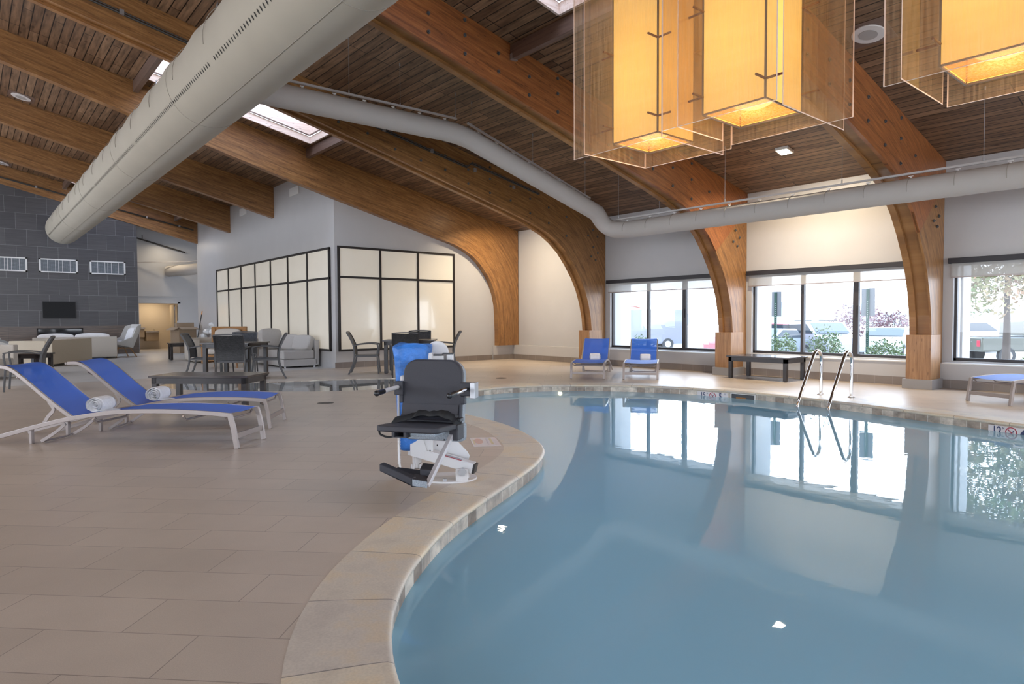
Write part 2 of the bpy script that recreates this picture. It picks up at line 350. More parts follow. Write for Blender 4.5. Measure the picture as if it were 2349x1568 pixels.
def blindmat(name,col,trans):
    m,nt,N,L=newmat(name); out=N.new('ShaderNodeOutputMaterial'); t=N.new('ShaderNodeBsdfTransparent'); t.inputs[0].default_value=(1,1,1,1)
    d=N.new('ShaderNodeBsdfDiffuse'); d.inputs[0].default_value=(*col,1); tr=N.new('ShaderNodeBsdfTranslucent'); tr.inputs[0].default_value=(*col,1)
    a=N.new('ShaderNodeMixShader'); a.inputs[0].default_value=.4; L.new(d.outputs[0],a.inputs[1]); L.new(tr.outputs[0],a.inputs[2])
    b=N.new('ShaderNodeMixShader'); b.inputs[0].default_value=trans; L.new(a.outputs[0],b.inputs[1]); L.new(t.outputs[0],b.inputs[2])
    L.new(b.outputs[0],out.inputs[0]); return m
M['rollshade']=blindmat('solar_shade',(.52,.49,.45),.33)
M['sling']=blindmat('blue_sling',(.035,.11,.62),.14)
M['slingpale']=blindmat('blue_sling_window',(.05,.13,.60),.22)
def slingmat(name,trans,col=(.02,.135,.66)):
    m,nt,N,L=newmat(name); out=N.new('ShaderNodeOutputMaterial'); p=N.new('ShaderNodeBsdfPrincipled')
    p.inputs['Base Color'].default_value=(*col,1); p.inputs['Roughness'].default_value=.5; p.inputs['Specular IOR Level'].default_value=.6
    t=N.new('ShaderNodeBsdfTransparent'); mx=N.new('ShaderNodeMixShader'); mx.inputs[0].default_value=trans
    L.new(p.outputs[0],mx.inputs[1]); L.new(t.outputs[0],mx.inputs[2]); L.new(mx.outputs[0],out.inputs[0])
    tc=N.new('ShaderNodeTexCoord'); n=N.new('ShaderNodeTexNoise'); n.inputs['Scale'].default_value=300; L.new(tc.outputs['Object'],n.inputs['Vector'])
    b=N.new('ShaderNodeBump'); b.inputs['Strength'].default_value=.3; b.inputs['Distance'].default_value=.005; L.new(n.outputs['Fac'],b.inputs['Height']); L.new(b.outputs[0],p.inputs['Normal'])
    return m
M['sling']=slingmat('blue_sling_mesh',.1)
def watermat(name,body,tint,k,bs=.035):
    m,nt,N,L=newmat(name); out=N.new('ShaderNodeOutputMaterial')
    t=N.new('ShaderNodeBsdfTransparent'); t.inputs[0].default_value=(*tint,1)
    d=N.new('ShaderNodeBsdfDiffuse'); d.inputs[0].default_value=(*body,1)
    a=N.new('ShaderNodeMixShader'); a.inputs[0].default_value=k; L.new(t.outputs[0],a.inputs[1]); L.new(d.outputs[0],a.inputs[2])
    g=N.new('ShaderNodeBsdfGlossy'); g.inputs['Roughness'].default_value=.012; g.inputs[0].default_value=(.96,.98,1,1)
    f=N.new('ShaderNodeFresnel'); f.inputs[0].default_value=1.36
    mx=N.new('ShaderNodeMixShader'); L.new(f.outputs[0],mx.inputs[0]); L.new(a.outputs[0],mx.inputs[1]); L.new(g.outputs[0],mx.inputs[2]); L.new(mx.outputs[0],out.inputs[0])
    tc=N.new('ShaderNodeTexCoord'); n=N.new('ShaderNodeTexNoise'); n.inputs['Scale'].default_value=5; n.inputs['Detail'].default_value=2; L.new(tc.outputs['Object'],n.inputs['Vector'])
    b=N.new('ShaderNodeBump'); b.inputs['Strength'].default_value=bs; b.inputs['Distance'].default_value=.02; L.new(n.outputs['Fac'],b.inputs['Height'])
    L.new(b.outputs[0],g.inputs['Normal']); return m
M['water']=watermat('pool_water',(.40,.74,.96),(.55,.77,.86),.64)
M['water2']=watermat('shallow_pool_water',(.45,.45,.43),(.8,.85,.85),.5,0)
def stripemat(name,cols):
    m,nt,N,L=newmat(name); out=N.new('ShaderNodeOutputMaterial'); p=N.new('ShaderNodeBsdfPrincipled'); L.new(p.outputs[0],out.inputs[0]); p.inputs['Roughness'].default_value=.9
    tc=N.new('ShaderNodeTexCoord'); sp=N.new('ShaderNodeSeparateXYZ'); L.new(tc.outputs['Object'],sp.inputs[0])
    md=N.new('ShaderNodeMath'); md.operation='MULTIPLY'; md.inputs[1].default_value=3.2; L.new(sp.outputs[0],md.inputs[0])
    fr=N.new('ShaderNodeMath'); fr.operation='FRACT'; L.new(md.outputs[0],fr.inputs[0])
    r=ramp(N,[(i/len(cols),c) for i,c in enumerate(cols)]); r.color_ramp.interpolation='CONSTANT'; L.new(fr.outputs[0],r.inputs[0]); L.new(r.outputs[0],p.inputs['Base Color']); return m
M['stripes']=stripemat('striped_fabric',[(.35,.30,.25),(.25,.10,.05),(.5,.45,.4),(.10,.12,.22),(.55,.5,.42),(.30,.14,.06)])
def paint(name,c): return pmat(name,c,.25,coat=.5)
FL=125; PEND=8; HALL_FILL=110; WORLD=6.8; EXPO=0.3
# ============================================================ ROOM
XW=12.78                       # window wall
def roofz(x): return 3.87+.213*(12.6-x)
H_CAM=1.2
# ---- curves
def catmull(pts, step=.12, closed=True):
    P=[Vector(p) for p in pts]; n=len(P); out=[]
    rng=range(n) if closed else range(n-1)
    for i in rng:
        p0=P[(i-1)%n] if closed or i>0 else P[0]; p1=P[i]; p2=P[(i+1)%n]; p3=P[(i+2)%n] if closed or i+2<n else P[-1]
        k=max(2,int((p2-p1).length/step))
        for j in range(k):
            t=j/k; out.append(.5*((2*p1)+(-p0+p2)*t+(2*p0-5*p1+4*p2-p3)*t*t+(-p0+3*p1-3*p2+p3)*t**3))
    if not closed: out.append(P[-1])
    return out
pool_pts=[(1.05,1.85),(1.20,2.18),(1.40,2.47),(1.66,2.75),(2.11,3.12),(2.62,3.43),(3.14,3.72),(3.66,4.04),(4.00,4.33),(4.22,4.62),(4.38,4.92),(4.55,5.30),(4.69,5.75),(4.77,6.25),
          (4.84,6.9),(5.05,7.7),(5.5,8.35),(6.1,8.72),(6.75,8.88),(7.4,8.86),(8.15,8.52),(8.85,7.85),(9.32,7.1),(9.58,6.3),(9.66,5.5),(9.60,4.6),(9.42,3.6),(9.20,2.75),(8.98,1.8),(8.6,.3),(7.6,-1.6),(5.6,-2.9),(3.2,-2.9),(1.6,-1.9),(.95,-.6),(.82,.7),(.92,1.4)]
spa_pts=[(2.75,12.6),(3.05,11.9),(3.40,11.42),(3.85,11.0),(4.41,10.46),(4.95,10.15),(5.5,10.04),(6.2,10.1),(6.8,10.4),(7.1,10.9),(6.95,11.4),(6.5,11.78),(5.9,12.12),(5.3,12.34),(4.75,12.5),(4.25,12.75),(3.85,13.2),(3.5,13.8),(3.0,13.9),(2.7,13.4)]
def ccw(c):
    a=sum(c[i].x*c[(i+1)%len(c)].y-c[(i+1)%len(c)].x*c[i].y for i in range(len(c)))
    return c if a>0 else list(reversed(c))
pool=ccw(catmull(pool_pts)); spa=ccw(catmull(spa_pts,.15))
def offset(c,d):
    """d>0 outward for a counter-clockwise loop"""
    n=len(c); out=[]
    for i in range(n):
        t=(c[(i+1)%n]-c[(i-1)%n]).normalized(); out.append(Vector((c[i].x+t.y*d,c[i].y-t.x*d)))
    return out
def flat(loops, z, name, mat, uvscale=None):
    polys=[[Vector((p[0],p[1],0)) for p in l] for l in loops]
    tris=tessellate_polygon(polys); vs=[(p.x,p.y,z) for l in polys for p in l]
    me=bpy.data.meshes.new(name); me.from_pydata(vs,[],[tuple(t) for t in tris]); me.materials.append(mat)
    bm=bmesh.new(); bm.from_mesh(me); bmesh.ops.recalc_face_normals(bm,faces=bm.faces)
    if bm.faces and sum(f.normal.z for f in bm.faces)<0: bmesh.ops.reverse_faces(bm,faces=bm.faces)
    bm.to_mesh(me); bm.free()
    o=bpy.data.objects.new(name,me); COL.objects.link(o); return o
CW=.36
cop_out=offset(pool,CW)
deck_outer=[(-9,-6),(13.0,-6),(13.0,15.15),(-9,15.15)]
dk=flat([deck_outer,cop_out,spa],0,'floor',M['deck']); struct(dk)
lf=flat([[(-9,15.15),(13.0,15.15),(13.0,36),(-9,36)]],0,'floor',M['lounge']); struct(lf)

def ring(mb, curves, zs, uvs=None):
    """lofts several offset loops; uv.x = arc length, uv.y = running width"""
    n=len(curves[0]); L=[0]
    for i in range(n): L.append(L[-1]+(curves[0][(i+1)%n]-curves[0][i]).length)
    k=len(curves); vs=[]; uv=[]; acc=[0]
    for j in range(1,k): acc.append(acc[-1]+math.hypot((curves[j][0]-curves[j-1][0]).length, zs[j]-zs[j-1]))
    for j in range(k):
        for i in range(n+1):
            p=curves[j][i%n]; vs.append((p.x,p.y,zs[j])); uv.append((L[i],acc[j]+.01))
    fs=[(j*(n+1)+i,j*(n+1)+i+1,(j+1)*(n+1)+i+1,(j+1)*(n+1)+i) for j in range(k-1) for i in range(n)]
    mb.add(vs,fs,None,uv)
sp=thing('swimming_pool','curved indoor swimming pool with stone coping and calm blue water, in the foreground','swimming pool')
mb=MB(); ring(mb,[cop_out,cop_out,offset(pool,.03),offset(pool,.008),offset(pool,-.012),offset(pool,-.018),offset(pool,-.010),offset(pool,.008)],[-.05,0.0015,.0015,0,-.008,-.022,-.036,-.042])
mb.build('coping',M['copingstone'],sp,smooth=True,angle=60)
mb=MB(); ring(mb,[pool,pool],[-.04,-.345]); tb=mb.build('waterline_tiles',M['band_tile'],sp,smooth=True)
mb=MB(); lip=offset(pool,-.30); ring(mb,[pool,offset(pool,-.02),offset(pool,-.06)],[-.345,-.36,-1.5])
mb.build('pool_wall',M['plaster'],sp,smooth=True)
bf=flat([offset(pool,-.06)],-1.5,'pool_floor',M['plaster']); bf.parent=sp
w=flat([pool],-.12,'water_surface',M['water']); w.parent=sp
# a raised bench under water, the pale angled line in the photo
mb=MB(); mb.prism([(4.35,3.55),(7.5,1.0),(7.15,.6),(4.0,3.1),(2.6,1.6),(2.2,1.9)],-1.5,-.75); mb.build('underwater_bench',M['plaster'],sp,bevel=.05)
mb=MB(); mb.cyl((3.52,.82,-.75),(3.52,.82,-.735),.10,24); mb.build('main_drain',M['white'],sp)
s2=thing('shallow_pool','small shallow pool set flush in the deck behind the lift, mirror-like water','pool')
mb=MB(); ring(mb,[offset(spa,.0),offset(spa,-.02)],[0,-.5]); mb.build('pool_wall',M['band_tile'],s2)
f2=flat([offset(spa,-.02)],-.5,'pool_floor',M['plaster']); f2.parent=s2
w2=flat([offset(spa,-.001)],-.010,'water_surface',M['water2']); w2.parent=s2
# underwater lamp and skimmer on the far rim
def pool_near(x,y):
    i=min(range(len(pool)),key=lambda i:(pool[i]-Vector((x,y))).length); t=(pool[(i+1)%len(pool)]-pool[i-1]).normalized()
    return pool[i],t,Vector((-t.y,t.x))     # point, tangent, inward normal
p,t,nrm=pool_near(8.25,8.45)
mb=MB(); mb.cyl((p.x+nrm.x*.0,p.y+nrm.y*.0,-.17),(p.x+nrm.x*.02,p.y+nrm.y*.02,-.15),.035,20)
ul=mb.build('pool_lamp',pmat('pool_lamp_glow',(1,1,1),.5,emis=(1,.72,.4),estr=14)); tag(ul,'small glowing warm lamp at the waterline on the far pool rim','lamp')
p,t,nrm=pool_near(9.66,5.6)
mb=MB(); a=math.atan2(t.y,t.x); Mx=Matrix.Translation((p.x,p.y,0))@Matrix.Rotation(a,4,'Z')
sk=thing('skimmer','dark rectangular skimmer opening in the far pool rim beside the 5 FT marking','skimmer',(p.x,p.y,0),a)
MB().box(-.2,-.002,-.17,.2,.006,-.05).build('opening',M['rubber'],sk)
MB().box(-.21,-.002,-.05,.21,.012,-.043).box(-.215,-.002,-.17,-.2,.012,-.043).box(.2,-.002,-.17,.215,.012,-.043).build('frame',M['white'],sk)
MB().box(-.05,.006,-.12,.12,.012,-.1).build('weir',M['rattan'],sk)
# depth markings
def text_mesh(body,size,mat,parent,loc,rot,bold=.0,sx=1,name='lettering'):
    cu=bpy.data.curves.new('t','FONT'); cu.body=body; cu.size=size; cu.offset=bold; cu.extrude=.0008; cu.align_x='CENTER'; cu.align_y='CENTER'
    o=bpy.data.objects.new('t',cu); COL.objects.link(o)
    bpy.context.view_layer.update(); dg=bpy.context.evaluated_depsgraph_get()
    me=bpy.data.meshes.new_from_object(o.evaluated_get(dg)); bpy.data.objects.remove(o); me.materials.clear(); me.materials.append(mat); me.name=name
    r=bpy.data.objects.new(name,me); COL.objects.link(r); r.parent=parent; r.location=loc; r.rotation_euler=rot; r.scale=(sx,1,1); return r
def nodive(parent,loc,r):
    mb=MB(); n=32
    for k in range(n):
        a0=2*PI*k/n; a1=2*PI*(k+1)/n
        mb.add([(r*math.cos(a0),0,r*math.sin(a0)),(r*math.cos(a1),0,r*math.sin(a1)),(r*.82*math.cos(a1),0,r*.82*math.sin(a1)),(r*.82*math.cos(a0),0,r*.82*math.sin(a0))],[(0,1,2,3)])
    mb.bar((-r*.62,-.0006,r*.62),(r*.62,-.0006,-r*.62),r*.16,.0008,up=(0,1,0))
    o=mb.build('no_diving_symbol',M['redink'],parent); o.location=loc
    mb=MB(); mb.bar((0,0,-.6*r),(.05*r,0,-.1*r),r*.13,.0006,up=(0,1,0)); mb.bar((.05*r,0,-.1*r),(.45*r,0,.4*r),r*.12,.0006,up=(0,1,0)); mb.bar((-.5*r,0,.1*r),(.4*r,0,0),r*.06,.0006,up=(0,1,0)); mb.bar((-.3*r,0,-.3*r),(.0,0,.05*r),r*.06,.0006,up=(0,1,0))
    o=mb.build('diver_figure',M['navy'],parent); o.location=loc
def depth_sign(x,y,m_,ft,label,hw,hh=.075):
    p,t,nr=pool_near(x,y); a=math.atan2(-t.y,-t.x)
    # local +x runs to the viewer's right, -y faces the water
    right=Vector((-t.x,-t.y)); 
    g=thing('depth_marking',label,'depth sign',(p.x+nr.x*.006,p.y+nr.y*.006,-.112),a)
    MB().box(-hw,-.004,-.076,hw,.012,.060).build('tile',M['signw'],g)
    R=(PI/2,0,0); s=1.0
    text_mesh(m_,hh*1.75,M['navy'],g,(-hw*.62,-.006,0),R,bold=.002,sx=.72)
    text_mesh('M',hh*.55,M['navy'],g,(-hw*.34,-.006,.035),R,sx=.8)
    nodive(g,(.0,-.006,.0),hh*.78)
    text_mesh(ft,hh*1.75,M['navy'],g,(hw*.50,-.006,0),R,bold=.003,sx=.8)
    text_mesh('FT',hh*.55,M['navy'],g,(hw*.80,-.006,.035),R,sx=.8)
    return g
depth_sign(9.6,6.15,'15','5','white depth tile reading 15 M and 5 FT on the far pool rim',.27,.075)
depth_sign(9.02,1.98,'12','4','white depth tile reading 12 M and 4 FT at the right pool rim',.235,.078)
# loose warning tile set in the deck beside the coping
g=thing('warning_tile','small white tile with faded orange print set in the deck inside the pool curve','sign',(3.86,5.02,.0),0)
MB().prism([(-.13,-.25),(.13,-.25+.0),(.13,.19),(-.13,.19)],.001,.004).build('tile',M['signw'],g)
MB().prism([(-.06+.12*math.cos(a)*.35,.0+.14*math.sin(a)) for a in [2*PI*k/20 for k in range(20)]],.004,.0046).build('emblem',M['orangeink'],g)
MB().box(.05,-.17,.004,.075,.13,.0046).build('print_line',M['yellowink'],g); MB().box(.02,-.18,.004,.026,.14,.0046).build('print_line',M['greyink'],g); MB().box(-.115,-.16,.004,-.10,.1,.0046).build('print_line',M['yellowink'],g)
g.rotation_euler=(0,0,-.55)
for (x,y,l) in ((3.93,8.87,'round bronze floor drain in the deck between the loungers and the lift'),(8.28,10.2,'round bronze floor drain in the deck between the pool and the far table')):
    d=thing('floor_drain',l,'floor drain',(x,y,0)); MB().cyl((0,0,-.002),(0,0,.004),.115,28).build('rim',M['drainm'],d)
    mb=MB()
    for k in range(6): mb.box(-.08,-.075+.028*k,.004,.08,-.065+.028*k,.0048)
    mb.build('slots',M['rubber'],d)

# ---- window wall with openings
def wall_open(name, x0,x1, ys, zs, holes, mat):
    """wall slab between x0..x1, spanning ys, from zs[0] up to the roof; holes=[(y0,y1,z0,z1)]"""
    mb=MB(); cuts=sorted(set([ys[0],ys[1]]+[h[0] for h in holes]+[h[1] for h in holes]))
    top=zs[1]
    for a,b in zip(cuts,cuts[1:]):
        h=[q for q in holes if q[0]<=a+1e-6 and q[1]>=b-1e-6]
        if h:
            mb.box(x0,a,zs[0],x1,b,h[0][2]); mb.box(x0,a,h[0][3],x1,b,top)
        else: mb.box(x0,a,zs[0],x1,b,top)
    return struct(mb.build(name,mat))
WIN=[(7.80,11.24,.455,2.10),(4.15,7.28,.455,2.10),(-.1,3.60,.455,2.10),(-3.9,-.5,.455,2.10)]
wall_open('wall_right',XW,XW+.42,(-6,15.3),(.42,3.87),WIN,M['wall'])
mb=MB(); mb.box(12.62,-6,0,XW+.42,15.04,.42); mb.box(11.88,15.0-.02,0,12.62,15.3,.42); struct(mb.build('wall_right',M['wall'],bevel=.006))
mb=MB(); mb.box(12.605,-6,0,12.62,15.0,.145); struct(mb.build('baseboard_right',M['kick']))
mb=MB(); mb.box(11.865,14.965,0,12.605,14.98,.145); mb.box(6.93,15.03,0,11.865,15.05,.145); struct(mb.build('baseboard_front',M['kickx']))
mb=MB()
# ---- front wall (faces the pool) and side wall of the white room
def gable(name,y0,y1,x0,x1,mat,zb=0):
    mb=MB(); ztop=lambda x: roofz(x)+.02
    n=8; top=[(x1-(x1-x0)*i/n) for i in range(n+1)]
    poly=[(x0,zb),(x1,zb)]+[(x,ztop(x)) for x in top]
    m=len(poly); vs=[(x,y0,z) for x,z in poly]+[(x,y1,z) for x,z in poly]
    mb.add(vs,[tuple(range(m)),tuple(reversed(range(m,2*m)))]+[(i,m+i,m+(i+1)%m,(i+1)%m) for i in range(m)])
    return struct(mb.build(name,mat))
gable('wall_front',15.05,15.25,6.96,12.78,M['wall'])
mb=MB(); z6=roofz(6.96)+.02; mb.box(6.96,15.25,0,7.16,27.45,z6); struct(mb.build('wall_side',M['wall']))
# grilles high on the side wall
for (y,l) in ((17.5,'small white air grille high on the side wall, nearest the pool'),(21.8,'small white air grille high on the side wall, second from the pool')):
    g=thing('air_grille',l,'vent',(6.95,y,4.72)); MB().box(-.02,-.32,-.11,.01,.32,.11).build('frame',M['white'],g,bevel=.004)
# ---- mullioned frosted screens
def screen(name,label,org,rz,xs,z0,zm,z1,w=.055):
    """frosted glazing; local x along the wall, front towards local -y"""
    g=thing(name,label,'glazed screen',org,rz)
    f=MB(); X0,X1=xs[0],xs[-1]
    for x in xs: f.box(x-w/2,-.045,z0,x+w/2,.0,z1)
    for z in (z0,zm,z1): f.box(X0-w/2,-.043,z-w/2,X1+w/2,.0,z+w/2)
    f.build('frame',M['black'],g)
    for a,b in zip(xs,xs[1:]):
        MB().box(a+w/2,-.018,z0+w/2,b-w/2,-.006,zm-w/2).build('pane',M['frost'],g)
        MB().box(a+w/2,-.018,zm+w/2,b-w/2,-.006,z1-w/2).build('pane',M['frost'],g)
    return g
screen('glazed_screen','wide frosted glass screen with seven black-framed bays along the side wall',(6.95,15.3,0),-PI/2,[-9.45+9.45*k/7 for k in range(8)],.44,2.24,2.98)
screen('glazed_screen','frosted glass screen with three black-framed bays facing the pool',(7.05,15.04,0),0,[0,1.14,2.27,3.44],.44,2.26,3.0)
# ---- feature wall, hallway, back walls
mb=MB(); mb.box(-6,27.3,1.03,4.87,27.75,7.2); struct(mb.build('wall_back',M['stone']))
mb=MB(); mb.box(-6,27.3,0,1.80,27.75,1.03); mb.box(3.13,27.3,0,4.87,27.75,1.03); mb.box(1.80,27.3,.96,3.13,27.75,1.03); mb.box(1.8,27.3,0,3.13,27.75,.42); struct(mb.build('wall_back',M['band']))
mb=MB(); Y=29.3
mb.box(4.0,Y,0,5.22,Y+.2,6.5); mb.box(6.68,Y,0,9.5,Y+.2,6.5); mb.box(5.22,Y,1.9,6.68,Y+.2,6.5); mb.box(4.0,Y-.04,2.18,9.5,Y,2.92); mb.box(9.3,27,0,9.5,Y,6.5)
mb.box(4.67,27.75,0,4.87,Y,6.5)
struct(mb.build('wall_back',M['wall']))
mb=MB(); mb.box(4.9,31.2,0,7.2,31.3,2.3); mb.box(4.95,Y+.2,0,5.0,31.2,2.3); mb.box(7.0,Y+.2,0,7.05,31.2,2.3); mb.box(4.9,Y+.2,2.25,7.1,31.3,2.3); struct(mb.build('wall_back',pmat('warm_wall_paint',(.62,.55,.45),.6)))
mb=MB(); mb.box(5.16,Y-.03,0,5.24,Y+.22,1.96); mb.box(6.66,Y-.03,0,6.74,Y+.22,1.96); mb.box(5.16,Y-.03,1.9,6.74,Y+.22,1.96); struct(mb.build('trim_1',M['wall']))
d=MB(); d.box(6.55,Y+.22,.02,6.60,Y+.9,1.85); struct(d.build('door_1',pmat('door_paint',(.45,.40,.33),.5)))
d=MB()
for z in (.25,.95,1.65): d.cyl((6.59,Y+.2,z),(6.59,Y+.2,z+.12),.018,8)
d.box(6.61,Y-.035,1.0,6.66,Y-.03,1.2)
struct(d.build('door_1',M['steel']))
# outer shell out of view: left and rear walls with tall windows, so daylight comes in as it does in the place
mb=MB()
for a in range(-6,36,6): mb.box(-9.2,a,0,-9,a+1.1,4.9)
mb.box(-9.2,-6,0,-9,36,.5); mb.box(-9.2,-6,3.4,-9,36,4.9); struct(mb.build('wall_left',M['wall']))
mb=MB()
for a in (-9,-4.5,0,4.2,8.4,12.2): mb.box(a,-6.2,0,a+.8,-6,3.87)
mb.box(-9,-6.2,0,13.2,-6,.45); mb.box(-9,-6.2,2.9,13.2,-6,3.9); mb.box(-9,-6.2,3.8,9,-6,4.8); mb.box(-6,-6.2,4.7,5,-6,5.6); struct(mb.build('wall_rear',M['wall']))

# ---- ceiling: boards on a slope, skylight openings
SKY=[(2.80,6.14,12.45,14.45),(2.80,6.14,4.35,6.30),(2.80,6.14,24.9,26.75)]
def slope(name,x0,x1,zf,mat,holes=()):
    mb=MB(); ys=[-6.2]+sorted(sum([[h[2],h[3]] for h in holes],[]))+[36]; T=.12
    for a,b in zip(ys,ys[1:]):
        h=[q for q in holes if q[2]<=a+1e-6 and q[3]>=b-1e-6]
        spans=[(x0,x1)] if not h else [(x0,h[0][0]),(h[0][1],x1)]
        for s,e in spans:
            vs=[(s,a,zf(s)),(e,a,zf(e)),(e,b,zf(e)),(s,b,zf(s))]; vs+=[(x,y,z+T) for x,y,z in vs]
            mb.add(vs,[(0,1,2,3),(7,6,5,4),(0,4,5,1),(1,5,6,2),(2,6,7,3),(3,7,4,0)])
    return struct(mb.build(name,mat))
slope('ceiling',-.5,13.2,roofz,M['planks'],SKY)
slope('ceiling',-9.2,-.5,lambda x: roofz(-.5)+.213*(x+.5),M['planks'],[(-4.2,-2.0,17.5,20.5),(-4.2,-2.0,24,26.5)])  # openings in this unseen slope are added to light the lounge
mb=MB(); mb.box(-9,-6,-1.8,13,36,-1.7); struct(mb.build('ground',M['asphalt']))
for i,(a,b,c,d) in enumerate(SKY):
    l=['pine-lined skylight well in the bay beside the white room','pine-lined skylight well above the pendant lamps','small pine-lined skylight well near the charcoal wall'][i]
    g=thing('skylight',l,'skylight',(0,0,0)); T=.04
    for k,(z0,z1) in enumerate(((-.02,.14),(.165,1.35))):
        e=.02 if k==0 else .055
        mb=MB()
        def pan(p,q,n):
            vs=[]
            for (x,y) in (p,q): vs+=[(x,y,roofz(x)+z0),(x,y,roofz(x)+z1)]
            n=Vector(n)*T; vs+=[(x+n.x,y+n.y,z) for x,y,z in vs]
            mb.add(vs,[(0,1,3,2),(4,6,7,5),(0,2,6,4),(1,5,7,3),(0,4,5,1),(2,3,7,6)])
        pan((a+e,c+e),(b-e,c+e),(0,-1,0)); pan((a+e,d-e),(b-e,d-e),(0,1,0)); pan((a+e,c),(a+e,d),(-1,0,0)); pan((b-e,c),(b-e,d),(1,0,0))
        mb.build('lining' if k==0 else 'upper_lining',M['well'],g)
    mb=MB()
    for (x,y,x2,y2) in ((a+.04,c+.04,b-.04,c+.04),(a+.04,d-.04,b-.04,d-.04),(a+.04,c+.04,a+.04,d-.04),(b-.04,c+.04,b-.04,d-.04)): mb.bar((x,y,roofz(x)+.155),(x2,y2,roofz(x2)+.155),.03,.025)
    mb.build('curb',M['purlin'],g)
# purlin blocks that frame the skylight bays, beam to beam
ARCH_Y=[3.75,7.4,11.4,15.0,19.1,23.2,27.3]; BT=.33
for (x,y0,y1,l) in ((6.25,11.73,15,'rough timber purlin at the low end of the skylight by the white room'),(2.70,11.73,15,'rough timber purlin left of the big duct, at the high end of a skylight'),
                  (6.25,4.08,7.4,'reddish timber purlin in metal hangers beside the pendant lamps'),(2.70,23.4,27.3,'far timber purlin left of the big duct near the charcoal wall'),(6.2,23.4,27.3,'far timber purlin high above the side wall')):
    g=thing('roof_purlin',l,'purlin',(x,y0,roofz(x)-.12)); mb=MB(); mb.box(-.05,.01,-.10,.05,y1-y0-.01,.115); mb.build('timber',M['purlin'],g,bevel=.004)
    for yy in (.02,y1-y0-.05): MB().box(-.056,yy-.01,-.107,.056,yy+.04,-.02).build('hanger',M['steel'],g)

# ---- laminated arches
B3=[(-.5,6.12),(1.07,5.74),(2.67,5.37),(4.14,5.02),(5.1,4.78),(6.07,4.53),(6.8,4.34),(7.53,4.15),(8.1,4.0),(8.67,3.86),(9.2,3.72),(9.65,3.60),(10.05,3.49),(10.41,3.37),(10.75,3.24),(11.05,3.06),(11.33,2.84),(11.60,2.54),(11.82,2.24),(12.0,1.92),(12.13,1.58),(12.22,1.2),(12.26,.8),(12.27,.4),(12.27,.12)]
B1=[(-.5,6.12),(.58,5.87),(1.5,5.63),(2.57,5.32),(3.96,4.94),(5.0,4.66),(5.86,4.43),(6.92,4.15),(7.6,3.98),(8.35,3.79),(9.2,3.59),(9.99,3.38),(10.4,3.28),(10.75,3.15),(11.02,3.01),(11.27,2.82),(11.45,2.63),(11.6,2.44),(11.75,2.2),(11.85,1.93),(11.93,1.6),(11.96,1.2),(11.97,.8),(11.97,.42)]
def arch_sections(B, xr):
    out=[]
    for i,(x,z) in enumerate(B):
        if x<=9.7:
            t=.22*max(0,(x-7)/2.7)*.9; tx=x+.12+t; top=(tx,roofz(tx)-.002)
        else:
            k=[j for j in range(len(B)) if B[j][0]>9.7]; f=(i-k[0]+1)/(len(k))
            # run along the roof line then down the wall side
            a=9.7+.12+.2; La=math.hypot(xr-a,roofz(a)-roofz(xr)); zr=roofz(xr); Lb=zr-B[-1][1]; s=f**.95*(La+Lb)
            if s<La: tx=a+(xr-a)*s/La; top=(tx,roofz(tx)-.002)
            else: top=(xr,zr-(s-La))
        out.append(((x,z),top))
    # put one section exactly on the outer corner
    for i in range(len(out)-1):
        if out[i][1][0]<xr<=out[i+1][1][0]+1e-6 and out[i+1][1][1]<roofz(xr)-.05:
            f=.5; bx=tuple((p+q)/2 for p,q in zip(out[i][0],out[i+1][0])); out.insert(i+1,(bx,(xr,roofz(xr)-.002))); break
    return out
def loft_arch(name, sec, y0, y1, mat, parent, raise_=0, depth=None, xmax=None):
    vs=[];uv=[];L=0;prev=None; K=4
    for (b,t) in sec:
        b=Vector(b); t=Vector(t); d=(t-b)
        if raise_: b=b+d.normalized()*raise_
        if depth: t=b+d.normalized()*min(depth,d.length)
        if prev is not None: L+=((b+t)/2-prev).length
        prev=(b+t)/2
        for k in range(K+1):
            p=b.lerp(t,k/K); dd=(t-b).length*k/K
            for y in (y0,y1): vs.append((p.x,y,p.y)); uv.append((L,dd))
    n=len(sec); W=2*(K+1); fs=[]
    for i in range(n-1):
        for k in range(K):
            a=i*W+2*k; fs.append((a,a+2,a+2+W,a+W)); fs.append((a+1,a+1+W,a+3+W,a+3))
        a=i*W; fs.append((a,a+W,a+W+1,a+1)); a=i*W+2*K; fs.append((a,a+1,a+W+1,a+W))
    fs.append(tuple([2*k for k in range(K+1)]+[2*k+1 for k in range(K,-1,-1)])); e=(n-1)*W; fs.append(tuple([e+2*k+1 for k in range(K+1)]+[e+2*k for k in range(K,-1,-1)]))
    mb=MB(); mb.add(vs,fs,None,uv); return mb.build(name,mat,parent)
GR='curved laminated timber arches'
